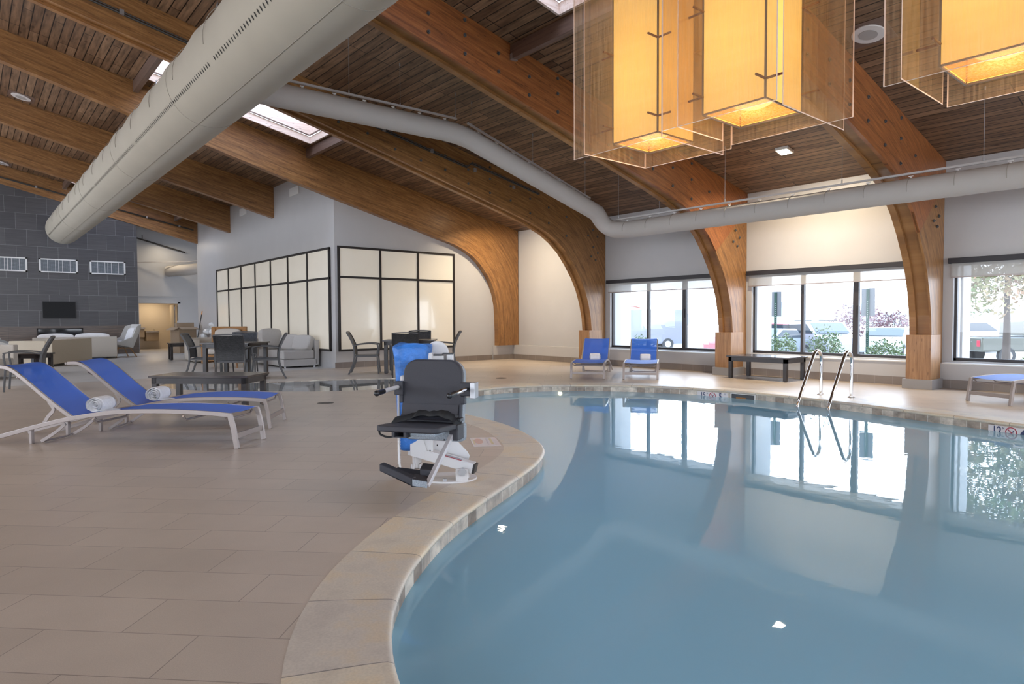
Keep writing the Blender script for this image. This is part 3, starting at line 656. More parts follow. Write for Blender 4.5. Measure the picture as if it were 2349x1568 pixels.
for i,(y,l) in enumerate(((3.75,'reddish bolted laminated arch behind the pendants, its foot between the second and third windows'),(7.4,'big bolted laminated arch with its foot between the first two windows'),(11.4,'bolted laminated arch running above the small duct, its foot behind the two upright loungers'))):
    g=thing('timber_arch',l,'timber arch',(0,0,0),group=GR); sec=arch_sections(B3,XW-.01)
    up=[s for s in sec]
    loft_arch('main_beam',sec,y+.02,y+BT-.10,M['glulam'],g,raise_=.05)
    loft_arch('back_beam',sec,y+BT-.10,y+BT,M['glulam'],g)
    # bolted face plate stops where the leg comes down
    ns=[s for s in sec if s[0][0]<11.7]
    loft_arch('face_plate',ns,y-.012,y+.04,M['glulamR'] if i<2 else M['glulam'],g)
    leg=[s for s in sec if s[0][0]>=11.3]; loft_arch('front_leg',leg,y,y+.03,M['glulam'],g)
    # bolts
    mb0=MB(); mb0.cyl((0,0,0),(0,-.014,0),.026,10); mb0.cyl((0,-.012,0),(0,-.026,0),.013,6); first=None; nb=0
    def bolt(x,z):
        global first_b
        o=mb0.build('bolt',M['boltm'],g) if bolt.f is None else bolt.f.copy()
        if bolt.f is None: bolt.f=o
        else: COL.objects.link(o); o.parent=g
        o.location=(x,y-.012,z); bolt.n+=1
    bolt.f=None; bolt.n=0
    xs=[3.0+.595*k for k in range(15)]
    for j,x in enumerate(xs):
        zb=None
        for (a,b) in zip(B3,B3[1:]):
            if a[0]<=x<=b[0]: zb=a[1]+(b[1]-a[1])*(x-a[0])/(b[0]-a[0])
        zt=roofz(x); d=zt-zb
        for f in ((.24,.60,.90) if j%3==1 else (.22,.58) if j%3==0 else (.30,.66)): bolt(x,zb+d*f)
    for (x,z) in ((12.28,3.46),(12.10,3.30),(12.45,3.3),(12.30,3.02),(12.46,2.88),(12.22,2.78),(12.38,2.7)): bolt(x,z)
    # post casing and tiled foot
    MB().box(12.13,y-.03,.15,12.61,y+BT+.01,.90).build('post_casing',M['postwood'],g,bevel=.004)
    MB().box(12.09,y-.07,0,12.61,y+BT+.05,.16).build('tiled_foot',pmat('foot_tile',(.27,.25,.24),.4),g,bevel=.003)
g=thing('timber_arch','smooth laminated arch over the front wall of the white room, standing on the low ledge','timber arch',(0,0,0),group=GR)
loft_arch('beam',arch_sections(B1,XW-.03),15.0-.13,15.045,M['glulam'],g)
for y,l in ((19.1,'straight laminated beam dying into the side wall, nearest the white room corner'),(23.2,'straight laminated beam dying into the side wall, second from the corner'),(27.3,'farthest laminated beam, resting above the charcoal wall')):
    g=thing('timber_beam',l,'timber beam',(0,0,0),group='straight laminated beams at the far end')
    sec=[((x,z),(x,roofz(x)-.002)) for x,z in ((-.5,6.12),(1,5.72),(2.6,5.32),(3.9,4.96),(5,4.69),(6,4.44),(6.955,4.19))]
    loft_arch('beam',sec,y-.02,y+.17,M['glulam'],g)
# ============================================================ DUCTS, LAMPS, PENDANTS
g=thing('air_duct','huge pale fabric air duct hung along the hall from the top of the view','duct',(0,0,0))
X0,Z0,R0=2.51,4.25,.50
def bigduct():
    mb=MB(); n=40; ys=[]; y=-5.9
    while y<26.0: ys.append(y); y+=.20
    ys.append(26.0)
    prof=[(y,1.0) for y in ys]+[(26.0+.5*math.sin(a)*.9,math.cos(a)) for a in (.25,.5,.75,1.0,1.25,1.45)]
    vs=[]; hang=1.35
    for (y,k) in prof:
        ph=(y%hang)/hang; dip=.030*math.sin(PI*ph)     # cloth sags a little between its hangers
        for j in range(n):
            a=2*PI*j/n; up=max(0,math.cos(a-2.35))**1.5
            rr=R0*k*(1-dip*up*1.9)+.003*math.sin(9*a+y)*up
            vs.append((X0+rr*math.cos(a),y,Z0+rr*math.sin(a)))
    fs=[]; m=len(prof)
    for i in range(m-1):
        for j in range(n): fs.append((i*n+j,i*n+(j+1)%n,(i+1)*n+(j+1)%n,(i+1)*n+j))
    fs.append(tuple((m-1)*n+j for j in range(n)))
    mb.add(vs,fs); return mb
bigduct().build('fabric_tube',M['ductf'],g,smooth=True,angle=80)
mb=MB(); a=math.radians(-148)
y=1.0
while y<25.7:
    if not (3.2<(y%4.2)<3.35):
        c=Vector((X0+(R0+.001)*math.cos(a),y,Z0+(R0+.001)*math.sin(a))); u=Vector((-math.sin(a),0,math.cos(a)))
        L_=.026; W_=.011; k=8
        mb.add([tuple(c+u*(L_*math.cos(t))+Vector((0,W_*math.sin(t),0))) for t in [2*PI*i/k for i in range(k)]],[tuple(range(k))])
    y+=.075
ho=mb.build('vent_holes',M['hole'],g); ho['kind']='stuff'
for yy in (4.95,9.2,13.4,17.6,21.8):
    mb=MB(); mb.tube([(X0+(R0+.001)*math.cos(t),yy,Z0+(R0+.001)*math.sin(t)) for t in [2*PI*i/40 for i in range(41)]],.0025,6,cap=False); mb.build('seam',M['seam'],g)
mb=MB(); mb.tube([(X0+(R0+.001)*math.cos(math.radians(-105)),y,Z0+(R0+.001)*math.sin(math.radians(-105))) for y in (-5.9,25.9)],.003,5); mb.build('seam',M['seam'],g)
for k in range(22):
    yy=-4.6+1.35*k
    if yy>26: break
    MB().tube([(X0+.12,yy,Z0+R0-.02),(X0+.45,yy,roofz(X0+.45)-.01)],.004,6).cyl((X0+.44,yy,roofz(X0+.45)-.09),(X0+.45,yy,roofz(X0+.45)-.03),.012,8).build('hanger_cable',M['steel'],g)
    MB().tube([(X0+(R0*.985)*math.cos(t),yy,Z0+(R0*.985)*math.sin(t)) for t in [PI*(.5+.55*(i/12)) for i in range(13)]],.004,6).build('hoop',M['seam'],g)

g=thing('air_duct','slim pale fabric duct that bends down and runs along the window wall','duct',(0,0,0)); r=.172
def bend(pts,rad,n=7):
    out=[Vector(pts[0])]
    for i in range(1,len(pts)-1):
        a,b,c=Vector(pts[i-1]),Vector(pts[i]),Vector(pts[i+1]); u=(a-b).normalized(); v=(c-b).normalized()
        p=b+u*rad; q=b+v*rad
        for k in range(n+1):
            t=k/n; out.append(p*(1-t)**2+b*2*t*(1-t)+q*t*t)
    out.append(Vector(pts[-1])); return out
P_=[(2.9,9.35,4.42),(6.72,9.35,4.44),(10.42,9.35,3.36),(10.55,9.40,3.06),(10.55,8.9,3.04),(10.55,-5.8,3.04)]
path=bend([P_[0],P_[1],(10.2,9.35,3.42)],.35)+bend([(10.2,9.35,3.42),(10.56,9.38,3.10),(10.55,8.7,3.04)],.30,9)[1:]+[Vector(P_[5])]
# finer spacing so the cloth can ripple at its hoops
fine=[]
for a,b in zip(path,path[1:]):
    k=max(1,int((b-a).length/.09))
    for j in range(k): fine.append(a.lerp(b,j/k))
fine.append(path[-1]); L=0; rs=[]; prev=fine[0]
for p_ in fine:
    L+=(p_-prev).length; prev=p_; ph=(L%.62)/.62; rs.append(r*(1+.015-.035*math.sin(PI*ph)**.5*.6))
MB().tube(fine,rs,24).build('fabric_tube',M['ducts'],g,smooth=True,angle=80)
def hoops(a,b,n,up=True):
    a=Vector(a); b=Vector(b); d=(b-a).normalized(); s=d.cross(Vector((0,0,1))).normalized(); u=s.cross(d)
    for k in range(n):
        p=a.lerp(b,(k+.5)/n)
        MB().tube([p+s*(math.cos(t)*r*1.02)+u*(math.sin(t)*r*1.02) for t in [PI*(.30+.78*i/14) if (d.x>.5) else PI*(-.08+.78*i/14) for i in range(15)]],.0045,5).build('hoop',M['seam'],g)
        q=p+u*(r+.03); MB().bar(q-u*.03-d*.012,q-u*.03+d*.012,.03,.035).bar(q-d*.03,q+d*.03,.016,.014).build('clip',M['white'],g)
def track(a,b): MB().bar(a,b,.035,.03).build('track',M['track'],g)
track((3.1,9.35,4.66),(6.62,9.35,4.69)); track((6.85,9.35,4.66),(10.0,9.35,3.70)); track((10.55,9.2,3.28),(10.55,-5.8,3.28))
hoops((3.1,9.35,4.42),(6.62,9.35,4.44),7); hoops((6.85,9.35,4.40),(10.05,9.35,3.46),8); hoops((10.55,9.1,3.04),(10.55,.3,3.04),15)
MB().tube([(10.1,9.35,3.42),(10.3,9.42,3.55),(10.42,9.52,3.47)],.004,6).build('cord',M['seam'],g)
for (x,y,z0) in ((4.6,9.35,4.68),(5.5,9.35,4.68),(6.6,9.35,4.70),(6.95,9.35,4.62),(8.4,9.35,4.2),(9.85,9.35,3.76),(10.55,9.05,3.3),(10.55,6.55,3.3),(10.55,4.5,3.3),(10.55,2.65,3.3),(10.55,8.0,3.3)):
    MB().cyl((x,y,z0),(x,y,roofz(x)-.01),.0035,6).cyl((x,y,roofz(x)-.06),(x,y,roofz(x)-.02),.012,8).cyl((x,y,z0),(x,y,z0+.05),.010,8).build('hanger_cable',M['steel'],g)

# sprinkler pipes fixed along two beams
def pipe(label,y,x0,x1,dz,step=None):
    g=thing('sprinkler_pipe',label,'pipe',(0,0,0)); p=[(x0,y,roofz(x0)-dz),(x1,y,roofz(x1)-dz)]
    if step: p=[(x0,y,roofz(x0)-dz),(step,y,roofz(step)-dz),(step+.12,y,roofz(step)-dz+.10),(x1,y,roofz(x1)-dz+.12)]
    MB().tube(p,.018,10).tube([(a,b-.035,c+.02) for a,b,c in p],.010,8).build('pipe',M['pipe'],g)
    x=x0+.4
    while x<x1: MB().bar((x,y-.03,roofz(x)-dz-.03),(x,y-.03,roofz(x)-dz+.05),.03,.06).build('bracket',M['steel'],g); x+=1.1
pipe('dark sprinkler pipe pair clipped to the arch above the slim duct',11.36,.4,10.4,.33,8.3)
pipe('dark sprinkler pipe along the farthest beam above the charcoal wall',27.24,.4,6.8,.42)
g=thing('sprinkler_pipe','dark pipe across the pale hallway wall at the far end','pipe',(0,0,0)); MB().tube([(4.9,29.2,4.55),(6.95,29.2,4.0)],.03,8).cyl((5.4,29.2,4.42),(5.4,29.2,4.6),.015,6).build('pipe',M['pipe'],g)
g=thing('air_duct','short pale duct end glimpsed in the far hallway','duct',(0,0,0)); MB().tube(bend([(7.6,28.0,3.35),(6.9,28.5,3.25),(6.3,29.2,3.2)],.3),.22,18).build('fabric_tube',M['ducts'],g,smooth=True); MB().bar((7.5,28.1,3.66),(6.9,28.6,3.58),.03,.03).bar((6.9,28.6,3.58),(5.0,29.25,3.5),.03,.03).build('track',M['track'],g)

# round ceiling speakers
nrm=Vector((-.213,0,-1)).normalized(); tilt=Matrix.Rotation(math.atan(.213),4,'Y')
for (x,y,l) in ((8.64,3.45-.06,'round white ceiling speaker between the two groups of pendants'),(1.08,18.65,'round white ceiling speaker at the upper left, left of the big duct'),(1.0,26.85,'small far ceiling speaker at the left edge, above the charcoal wall')):
    g=thing('ceiling_speaker',l,'speaker',(x,y,roofz(x)-.004)); g.rotation_euler=(0,math.atan(.213),0)
    MB().cyl((0,0,-.02),(0,0,.0),.19,36).build('rim',M['speakerw'],g,bevel=.006); MB().cyl((0,0,-.024),(0,0,-.018),.105,32).build('mesh',M['speakerg'],g)
    MB().box(-.25,-.25,-.002,.25,.25,.003).build('backing_board',M['purlin'],g)
# warm ceiling floodlights (one seen, one above the slim duct's bay, more over the pool as the bays repeat)
def flood(x,y,l,power,tag_=True,size=.22):
    g=thing('ceiling_light',l,'light',(x,y,roofz(x)-.02)); g.rotation_euler=(0,math.atan(.213),0)
    MB().box(-.12,-.12,-.035,.12,.12,.02).build('housing',M['white'],g,bevel=.008); MB().box(-.09,-.09,-.040,.09,.09,-.034).build('lens',M['lampglow'],g)
    ld=bpy.data.lights.new('flood_lamp','AREA'); ld.shape='SQUARE'; ld.size=.2; ld.energy=power; ld.color=(1,.83,.60); ld.spread=math.radians(150)
    lo=bpy.data.objects.new('flood_lamp',ld); COL.objects.link(lo); lo.location=(x,y,roofz(x)-.08); lo.rotation_euler=(0,math.radians(-12),0)
flood(11.15,5.75,'bright square ceiling floodlight glowing near the second window',FL)
flood(10.9,13.4,'square ceiling floodlight in the bay over the low ledge',FL)
flood(9.4,-2.2,'square ceiling floodlight behind the viewpoint',FL)

# ---- pendants
def pendant(name_label, x0,y0,x1,y1, zb, H, panels, zp):
    g=thing('pendant_lamp',name_label,'pendant lamp',((x0+x1)/2,(y0+y1)/2,0),group=None)
    cx,cy=(x0+x1)/2,(y0+y1)/2; L=lambda x,y:(x-cx,y-cy)
    a,b=L(x0,y0); c,d=L(x1,y1); zt=zb+H; e=.006
    for (p,q) in (((a,b),(c,b)),((c,b),(c,d)),((c,d),(a,d)),((a,d),(a,b))):
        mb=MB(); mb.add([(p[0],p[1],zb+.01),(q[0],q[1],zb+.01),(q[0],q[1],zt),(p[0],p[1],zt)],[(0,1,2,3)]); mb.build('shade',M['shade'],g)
    f=MB()
    for (x,y) in ((a,b),(c,b),(c,d),(a,d)): f.bar((x,y,zb),(x,y,zt),.012,.012)
    for z in (zb,zt):
        for (p,q) in (((a,b),(c,b)),((c,b),(c,d)),((c,d),(a,d)),((a,d),(a,b))): f.bar((*p,z),(*q,z),.012,.012)
    for (x,y) in ((cx,b),(cx,d)): pass
    f.build('frame',M['amberedge'],g)
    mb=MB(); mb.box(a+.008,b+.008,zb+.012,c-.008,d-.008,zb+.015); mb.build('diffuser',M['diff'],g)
    mb=MB(); mb.box(a,b,zt,c,d,zt+.02); mb.build('top_plate',M['white'],g)
    for (sx,sy) in ((a+.1,b+.1),(c-.1,d-.1)): MB().cyl((sx,sy,zt),(sx,sy,roofz(cx+sx)-.01),.004,6).build('suspension_cable',M['steel'],g)
    T=.008
    for (ax,v,u0,u1) in panels:
        if ax=='x': bx=(v-cx-T/2,u0-cy,zp,v-cx+T/2,u1-cy,zt+.12)
        else: bx=(u0-cx,v-cy-T/2,zp,u1-cx,v-cy+T/2,zt+.12)
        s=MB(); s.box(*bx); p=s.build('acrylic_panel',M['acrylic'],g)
        ed=MB(); w_=.0022
        if ax=='x':
            ed.bar((bx[0]+T/2,bx[1],bx[2]),(bx[0]+T/2,bx[4],bx[2]),T,.0025); ed.bar((bx[0]+T/2,bx[1],bx[2]),(bx[0]+T/2,bx[1],bx[5]),T,.0025); ed.bar((bx[0]+T/2,bx[4],bx[2]),(bx[0]+T/2,bx[4],bx[5]),T,.0025)
        else:
            ed.bar((bx[0],bx[1]+T/2,bx[2]),(bx[3],bx[1]+T/2,bx[2]),.0025,T); ed.bar((bx[0],bx[1]+T/2,bx[2]),(bx[0],bx[1]+T/2,bx[5]),.0025,T); ed.bar((bx[3],bx[1]+T/2,bx[2]),(bx[3],bx[1]+T/2,bx[5]),.0025,T)
        ed.build('polished_edge',M['acryledge'],p)
    for z in (zb+.13,zb+.75,zb+1.35):
        for (x,y,sx,sy) in ((a,b,-1,-1),(c,b,1,-1),(c,d,1,1),(a,d,-1,1)):
            MB().cyl((x,y,z),(x+sx*.125,y,z),.009,8).build('rod',M['walnut'],g); MB().cyl((x,y,z),(x,y+sy*.125,z),.009,8).build('rod',M['walnut'],g)
    ld=bpy.data.lights.new('pendant_glow','POINT'); ld.energy=PEND; ld.color=(1,.66,.30); ld.shadow_soft_size=.2
    lo=bpy.data.objects.new('pendant_glow',ld); COL.objects.link(lo); lo.location=(cx,cy,zb-.12)
    return g
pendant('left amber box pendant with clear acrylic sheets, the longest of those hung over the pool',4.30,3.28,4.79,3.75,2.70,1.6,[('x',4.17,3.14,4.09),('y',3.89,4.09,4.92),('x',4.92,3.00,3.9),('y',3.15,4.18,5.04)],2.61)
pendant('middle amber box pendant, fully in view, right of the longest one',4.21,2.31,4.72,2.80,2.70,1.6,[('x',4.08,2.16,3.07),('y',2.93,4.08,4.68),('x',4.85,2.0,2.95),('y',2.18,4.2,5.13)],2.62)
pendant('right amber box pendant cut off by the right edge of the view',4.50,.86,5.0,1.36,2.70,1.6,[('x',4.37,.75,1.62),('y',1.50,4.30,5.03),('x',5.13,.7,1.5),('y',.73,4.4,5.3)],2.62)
# ============================================================ FURNITURE
def smooth_path(P,n=6): return [Vector((p.x,p.y,p.z)) for p in catmull3(P,n)]
def catmull3(P,n=6):
    P=[Vector(p) for p in P]; out=[]
    for i in range(len(P)-1):
        p0=P[max(0,i-1)];p1=P[i];p2=P[i+1];p3=P[min(len(P)-1,i+2)]
        for k in range(n):
            t=k/n; out.append(.5*((2*p1)+(-p0+p2)*t+(2*p0-5*p1+4*p2-p3)*t*t+(-p0+3*p1-3*p2+p3)*t**3))
    out.append(P[-1]); return out
def make_lounger(label,frame='champagne'):
    g=thing('sun_lounger',label,'sun lounger',(0,0,0)); F_=M[frame]; W=.33
    rail=[(0,.05,.315),(0,.34,.335),(0,.75,.345),(0,1.18,.335),(0,1.42,.31),(0,1.77,.255),(0,2.16,.165),(0,2.47,.085),(0,2.70,.03)]
    for sx in (-1,1):
        p=[(sx*W,y,z) for _,y,z in rail]; MB().sweep(catmull3(p,4),.026,.042).build('side_rail',F_,g,bevel=.004)
        MB().sweep([(sx*W,.07,.325),(sx*W,.035,.20),(sx*W,0,0)],.043,.045,up=(0,1,0)).build('leg',F_,g,bevel=.004)
        MB().bar((sx*(W-.03),2.20,.15),(sx*(W-.03),2.20,0),.05,.03,up=(0,1,0)).build('leg',F_,g,bevel=.004)
        MB().sweep(catmull3([(sx*(W-.06),2.02,.42),(sx*(W-.06),1.97,.34),(sx*(W-.06),2.03,.27),(sx*(W-.06),2.08,.20)],4),.012,.035,up=(0,1,0)).build('prop_arm',F_,g)
        MB().sweep(catmull3([(sx*(W-.07),1.85,.20),(sx*(W-.07),1.95,.12),(sx*(W-.07),2.05,.06),(sx*(W-.07),2.12,.02)],4),.014,.03,up=(0,1,0)).build('notched_bracket',F_,g)
    MB().bar((-W,.02,.12),(W,.02,.12),.05,.028,up=(0,1,0)).build('front_brace',F_,g,bevel=.003)
    for y,z in ((.12,.30),(.55,.29),(1.5,.25)): MB().tube([(-W,y,z+.01),(-W+.06,y,z-.03),(W-.06,y,z-.03),(W,y,z+.01)],.011,8).build('cross_bar',F_,g)
    MB().tube([(-W+.07,2.12,.03),(-.2,2.13,.015),(.2,2.13,.015),(W-.07,2.12,.03)],.010,8).build('prop_bar',F_,g)
    # seat sling: sheet following the rail
    def sheet(prof,w,name):
        mb=MB(); P=catmull3([(0,y,z) for y,z in prof],5); vs=[]
        for p in P:
            for k in range(7):
                x=-w+2*w*k/6; vs.append((x,p.y,p.z-.012*(1-(x/w)**2)))
        n=len(P); mb.add(vs,[(i*7+k,i*7+k+1,(i+1)*7+k+1,(i+1)*7+k) for i in range(n-1) for k in range(6)])
        o=mb.build(name,M['sling'],g,smooth=True); return o
    sheet([(.08,.335),(.34,.352),(.75,.362),(1.18,.350),(1.42,.322),(1.74,.275)],W-.018,'seat_sling')
    back=[(1.74,.265),(1.92,.385),(2.07,.495),(2.22,.61),(2.35,.705),(2.43,.75),(2.50,.768),(2.60,.765)]
    for sx in (-1,1):
        MB().sweep(catmull3([(sx*(W-.035),y,z-.01) for y,z in back],4),.024,.036).build('back_rail',F_,g,bevel=.004)
    MB().tube([(-W+.03,2.62,.755),(W-.03,2.62,.755)],.014,8).build('head_bar',F_,g)
    MB().tube(catmull3([(-W+.05,2.36,.66),(-.15,2.33,.61),(.15,2.33,.61),(W-.05,2.36,.66)],4),.010,8).build('back_brace',F_,g)
    sheet([(y,z+.012) for y,z in back],W-.05,'back_sling')
    return g
lgA=make_lounger('blue sling sun lounger nearest the viewer, with a white towel, on the left deck')
lgB=place(copy_tree(lgA),(2.721,7.453,0),math.radians(55),'blue sling sun lounger behind the nearest one on the left deck, beside the dark bench')
place(lgA,(2.082,6.431,0),math.radians(42.5),scale=(.74,.985,.99)); lgB.scale=(.93,.82,.985)
lgC=place(copy_tree(lgA),(9.417,8.879,0),math.radians(-52.8),'blue sun lounger in front of the window wall arch foot, left of the upright pair'); lgC.scale=(.99,.858,.953)
lgD=place(copy_tree(lgA),(10.074,8.08,0),math.radians(-53.6),'blue sun lounger below the first window, right of the upright pair'); lgD.scale=(.99,.859,.951)
lgE=place(copy_tree(lgA),(10.80,2.60,0),math.radians(-113),'pale-looking sun lounger cut off by the right edge, below the third window'); lgE.scale=(.9,.85,1.0)
for l_,gname in ((lgA,'blue loungers on the left deck'),(lgB,'blue loungers on the left deck'),(lgC,'blue loungers by the windows'),(lgD,'blue loungers by the windows'),(lgE,'blue loungers by the windows')): l_['group']=gname
# rolled towels: a spiral roll with a loose end
def make_towel(label):
    g=thing('rolled_towel',label,'towel',(0,0,0)); mb=MB(); pts=[]; turns=3.6; n=90
    for i in range(n+1):
        t=i/n; a=t*turns*2*PI; rr=.012+.075*t; pts.append((rr*math.cos(a),rr*math.sin(a)*.92+.080))
    pts+= [(.10,.02),(.15,.012)]
    W=.125; T=.017; prev=None; vs=[]
    P=[Vector((a,b)) for a,b in pts]; m=len(P)
    rnd=random.Random(3)
    for i,p in enumerate(P):
        d=(P[min(i+1,m-1)]-P[max(i-1,0)]).normalized(); nn=Vector((-d.y,d.x))*(T/2)
        wv=.006*math.sin(i*.35); j=.0025*math.sin(i*1.3)
        for (x,q) in ((-W+wv,p+nn),(-W+wv,p-nn),(W+wv,p-nn),(W+wv,p+nn)): vs.append((x,-q.x-j,q.y))
    fs=[(4*i+k,4*i+(k+1)%4,4*i+4+(k+1)%4,4*i+4+k) for i in range(m-1) for k in range(4)]+[(0,1,2,3),(4*m-1,4*m-2,4*m-3,4*m-4)]
    mb.add(vs,fs); mb.build('towel_roll',M['towel'],g,smooth=True,angle=50,subsurf=1); return g
tA=make_towel('white rolled towel on the nearest blue lounger'); 
def on(l,t,x,y,z,s=1,rz=0):
    bpy.context.view_layer.update(); p=l.matrix_world@Vector((x,y,z)); t.location=p; t.rotation_euler=(0,0,l.rotation_euler.z+rz); t.scale=(s,s,s)
tB=copy_tree(tA); tB['label']='white rolled towel on the lounger behind the nearest one'
tC=copy_tree(tA); tC['label']='white rolled towel on the left one of the two upright loungers at the wall'
tD=copy_tree(tA); tD['label']='white rolled towel on the lounger below the first window'
on(lgA,tA,0,1.61,.292,1.0,.1); on(lgB,tB,0,1.60,.294,1.03,-.1); on(lgC,tC,.02,1.58,.296,.98); on(lgD,tD,.05,1.58,.296,.95)
for t in (tA,tB,tC,tD): t['group']='rolled white towels'

def make_table(name,label,cat,L,W,Hh,leg=.07,ap=.08,slats=0,over=.03):
    g=thing(name,label,cat,(0,0,0)); mb=MB(); T=.03
    if slats:
        w=W/slats
        for k in range(slats): mb.box(-L/2,-W/2+k*w+.002,Hh-T,L/2,-W/2+(k+1)*w-.002,Hh)
    else: mb.box(-L/2,-W/2,Hh-T,L/2,W/2,Hh)
    mb.build('tabletop',M['espressotop'],g,bevel=.003)
    a=MB(); l,w=L/2-over,W/2-over
    a.box(-l,-w,Hh-T-ap,l,-w+.025,Hh-T); a.box(-l,w-.025,Hh-T-ap,l,w,Hh-T); a.box(-l,-w,Hh-T-ap,-l+.025,w,Hh-T); a.box(l-.025,-w,Hh-T-ap,l,w,Hh-T); a.build('apron',M['espresso'],g)
    for sx in (-1,1):
        for sy in (-1,1):
            x,y=sx*(l-leg/2),sy*(w-leg/2); lg=MB().box(x-leg/2,y-leg/2,.012,x+leg/2,y+leg/2,Hh-T).build('leg',M['espresso'],g,bevel=.003)
            MB().cyl((x,y,0),(x,y,.014),leg*.36,12).build('foot_pad',M['rubber'],lg)
    return g
bnL=make_table('low_table','long low espresso table behind the two blue loungers on the left deck','low table',1.36,.68,.465,slats=6); place(bnL,(2.55,9.50,0),math.radians(-43.5))
bnR=make_table('low_table','low espresso table beneath the second window, by the pool handrails','low table',1.26,.80,.455,slats=6); place(bnR,(11.97,6.50,0),math.radians(90))
tL=make_table('dining_table','square espresso dining table behind the low table, four chairs around it','dining table',1.02,.95,.745,leg=.075,slats=6); place(tL,(4.30,14.10,0),math.radians(-45))
tR=copy_tree(tL); place(tR,(7.72,12.78,0),math.radians(-38),'espresso dining table behind the pool lift, before the three-bay screen'); tR.scale=(1.12,.95,1)
tE=make_table('low_table','small dark side table at the left edge behind the nearest lounger','side table',.52,.52,.48); place(tE,(1.17,18.2,0),math.radians(-40))
tF=make_table('low_table','small dark side table far off beside the pale sofa end','side table',.75,.55,.52); place(tF,(5.05,21.85,0),math.radians(-5))

def make_chair(label):
    """woven patio armchair; it faces local -y"""
    g=thing('patio_armchair',label,'chair',(0,0,0)); F_=M['gunmetal']; W=.26
    for sx in (-1,1):
        x=sx*W
        MB().sweep(catmull3([(x,.40,0),(x,.31,.20),(x,.27,.40),(x,.285,.62),(x,.36,.80),(x,.43,.92)],4),.028,.035,up=(0,1,0)).build('back_post',F_,g,bevel=.003)
        MB().sweep(catmull3([(x+sx*.02,-.25,0),(x+sx*.02,-.235,.2),(x+sx*.02,-.22,.42),(x+sx*.02,-.24,.60),(x+sx*.02,-.225,.655)],4),.028,.03,up=(0,1,0)).build('leg',F_,g,bevel=.003)
        MB().sweep(catmull3([(x+sx*.02,-.25,.655),(x+sx*.025,-.10,.675),(x+sx*.02,.10,.665),(x,.28,.635)],4),.045,.022).build('armrest',F_,g,bevel=.003)
        MB().bar((x,-.23,.40),(x,.27,.40),.022,.035).build('side_rail',F_,g)
    for y,z in ((-.23,.41),(.26,.40)): MB().bar((-W,y,z),(W,y,z),.025,.03).build('cross_rail',F_,g)
    MB().sweep(catmull3([(-W,.43,.915),(-.1,.435,.928),(.1,.435,.928),(W,.43,.915)],3),.03,.028).build('top_rail',F_,g,bevel=.003)
    P=catmull3([(0,.27,.43),(0,.285,.60),(0,.345,.77),(0,.42,.905)],4); vs=[]
    for p in P:
        for x in (-W+.01,0,W-.01):
            dy=.02*(1-(x/W)**2); vs+=[(x,p.y+dy-.006,p.z),(x,p.y+dy+.006,p.z)]
    n=len(P); fs=[]
    for i in range(n-1):
        for k in (0,2): a=i*6+k; b=a+6; fs+=[(a,a+2,b+2,b),(a+1,b+1,b+3,a+3)]
    MB().add(vs,fs).build('backrest',M['wicker'],g,smooth=True)
    MB().box(-W+.01,-.24,.405,W-.01,.25,.42).build('seat',M['wickers'],g)
    return g
ch=make_chair('woven patio armchair on the left of the left dining table, facing right')
first=[True]
def put(x,y,deg,label,grp,s=1):
    c=ch if first[0] else copy_tree(ch); first[0]=False
    place(c,(x,y,0),math.radians(deg),label,grp,(s,s,s)); return c
GL='armchairs around the left dining table'; GR2='armchairs around the table behind the pool lift'
# a chair faces its local -y; heading = deg-90
put(3.84,14.56,62,'woven patio armchair on the left of the left dining table, seen from its side',GL,1.0)
put(3.98,13.25,152,'woven patio armchair with its back to the viewer at the left dining table',GL)
put(4.78,15.2,-25,'bluish-looking patio armchair on the far side of the left dining table',GL)
put(4.70,13.56,-108,'patio armchair on the right of the left dining table, seen from its side',GL)
put(6.84,13.15,58,'patio armchair on the left of the table behind the pool lift, seen from its side',GR2)
put(7.10,11.98,150,'dark patio armchair with its back to the viewer, partly behind the blue lift cover',GR2)
put(8.30,13.35,-35,'patio armchair on the far side of the table behind the pool lift',GR2)
put(8.40,12.52,-122,'pale-backed patio armchair on the right of the table behind the pool lift',GR2)
put(.74,14.2,-100,'patio armchair cut off by the left edge, beyond the nearest lounger',None)
# ---- upholstery
def cushion(mb_name,w,d,h,mat,parent,loc,rot=(0,0,0),r=.05,sub=2,puff=.03):
    mb=MB(); n=6; vs=[];
    bm=bmesh.new(); bmesh.ops.create_cube(bm,size=1); bmesh.ops.subdivide_edges(bm,edges=bm.edges,cuts=4,use_grid_fill=True)
    for v in bm.verts:
        x,y,z=v.co*2; 
        b=(1-abs(x)**4*.0)*(1-.0); k=1+puff/h*2*(1-x*x)*(1-y*y)*(1 if abs(z)>.9 else 0)
        ex=1-.06*abs(y)**3*abs(z)**3; v.co=Vector((x*w/2*(1-.04*(z*z)),y*d/2*(1-.04*z*z),z*h/2*k*(1-.12*(x**4+y**4)/2)))
    me=bpy.data.meshes.new(mb_name); bm.to_mesh(me); bm.free(); me.materials.append(mat); me.shade_smooth()
    o=bpy.data.objects.new(mb_name,me); COL.objects.link(o); o.parent=parent; o.location=loc; o.rotation_euler=rot
    md=o.modifiers.new('s','SUBSURF'); md.levels=1; md.render_levels=2; return o
def block(name,x0,y0,z0,x1,y1,z1,mat,parent,b=.03): return MB().box(x0,y0,z0,x1,y1,z1).build(name,mat,parent,bevel=b,seg=4,smooth=True)
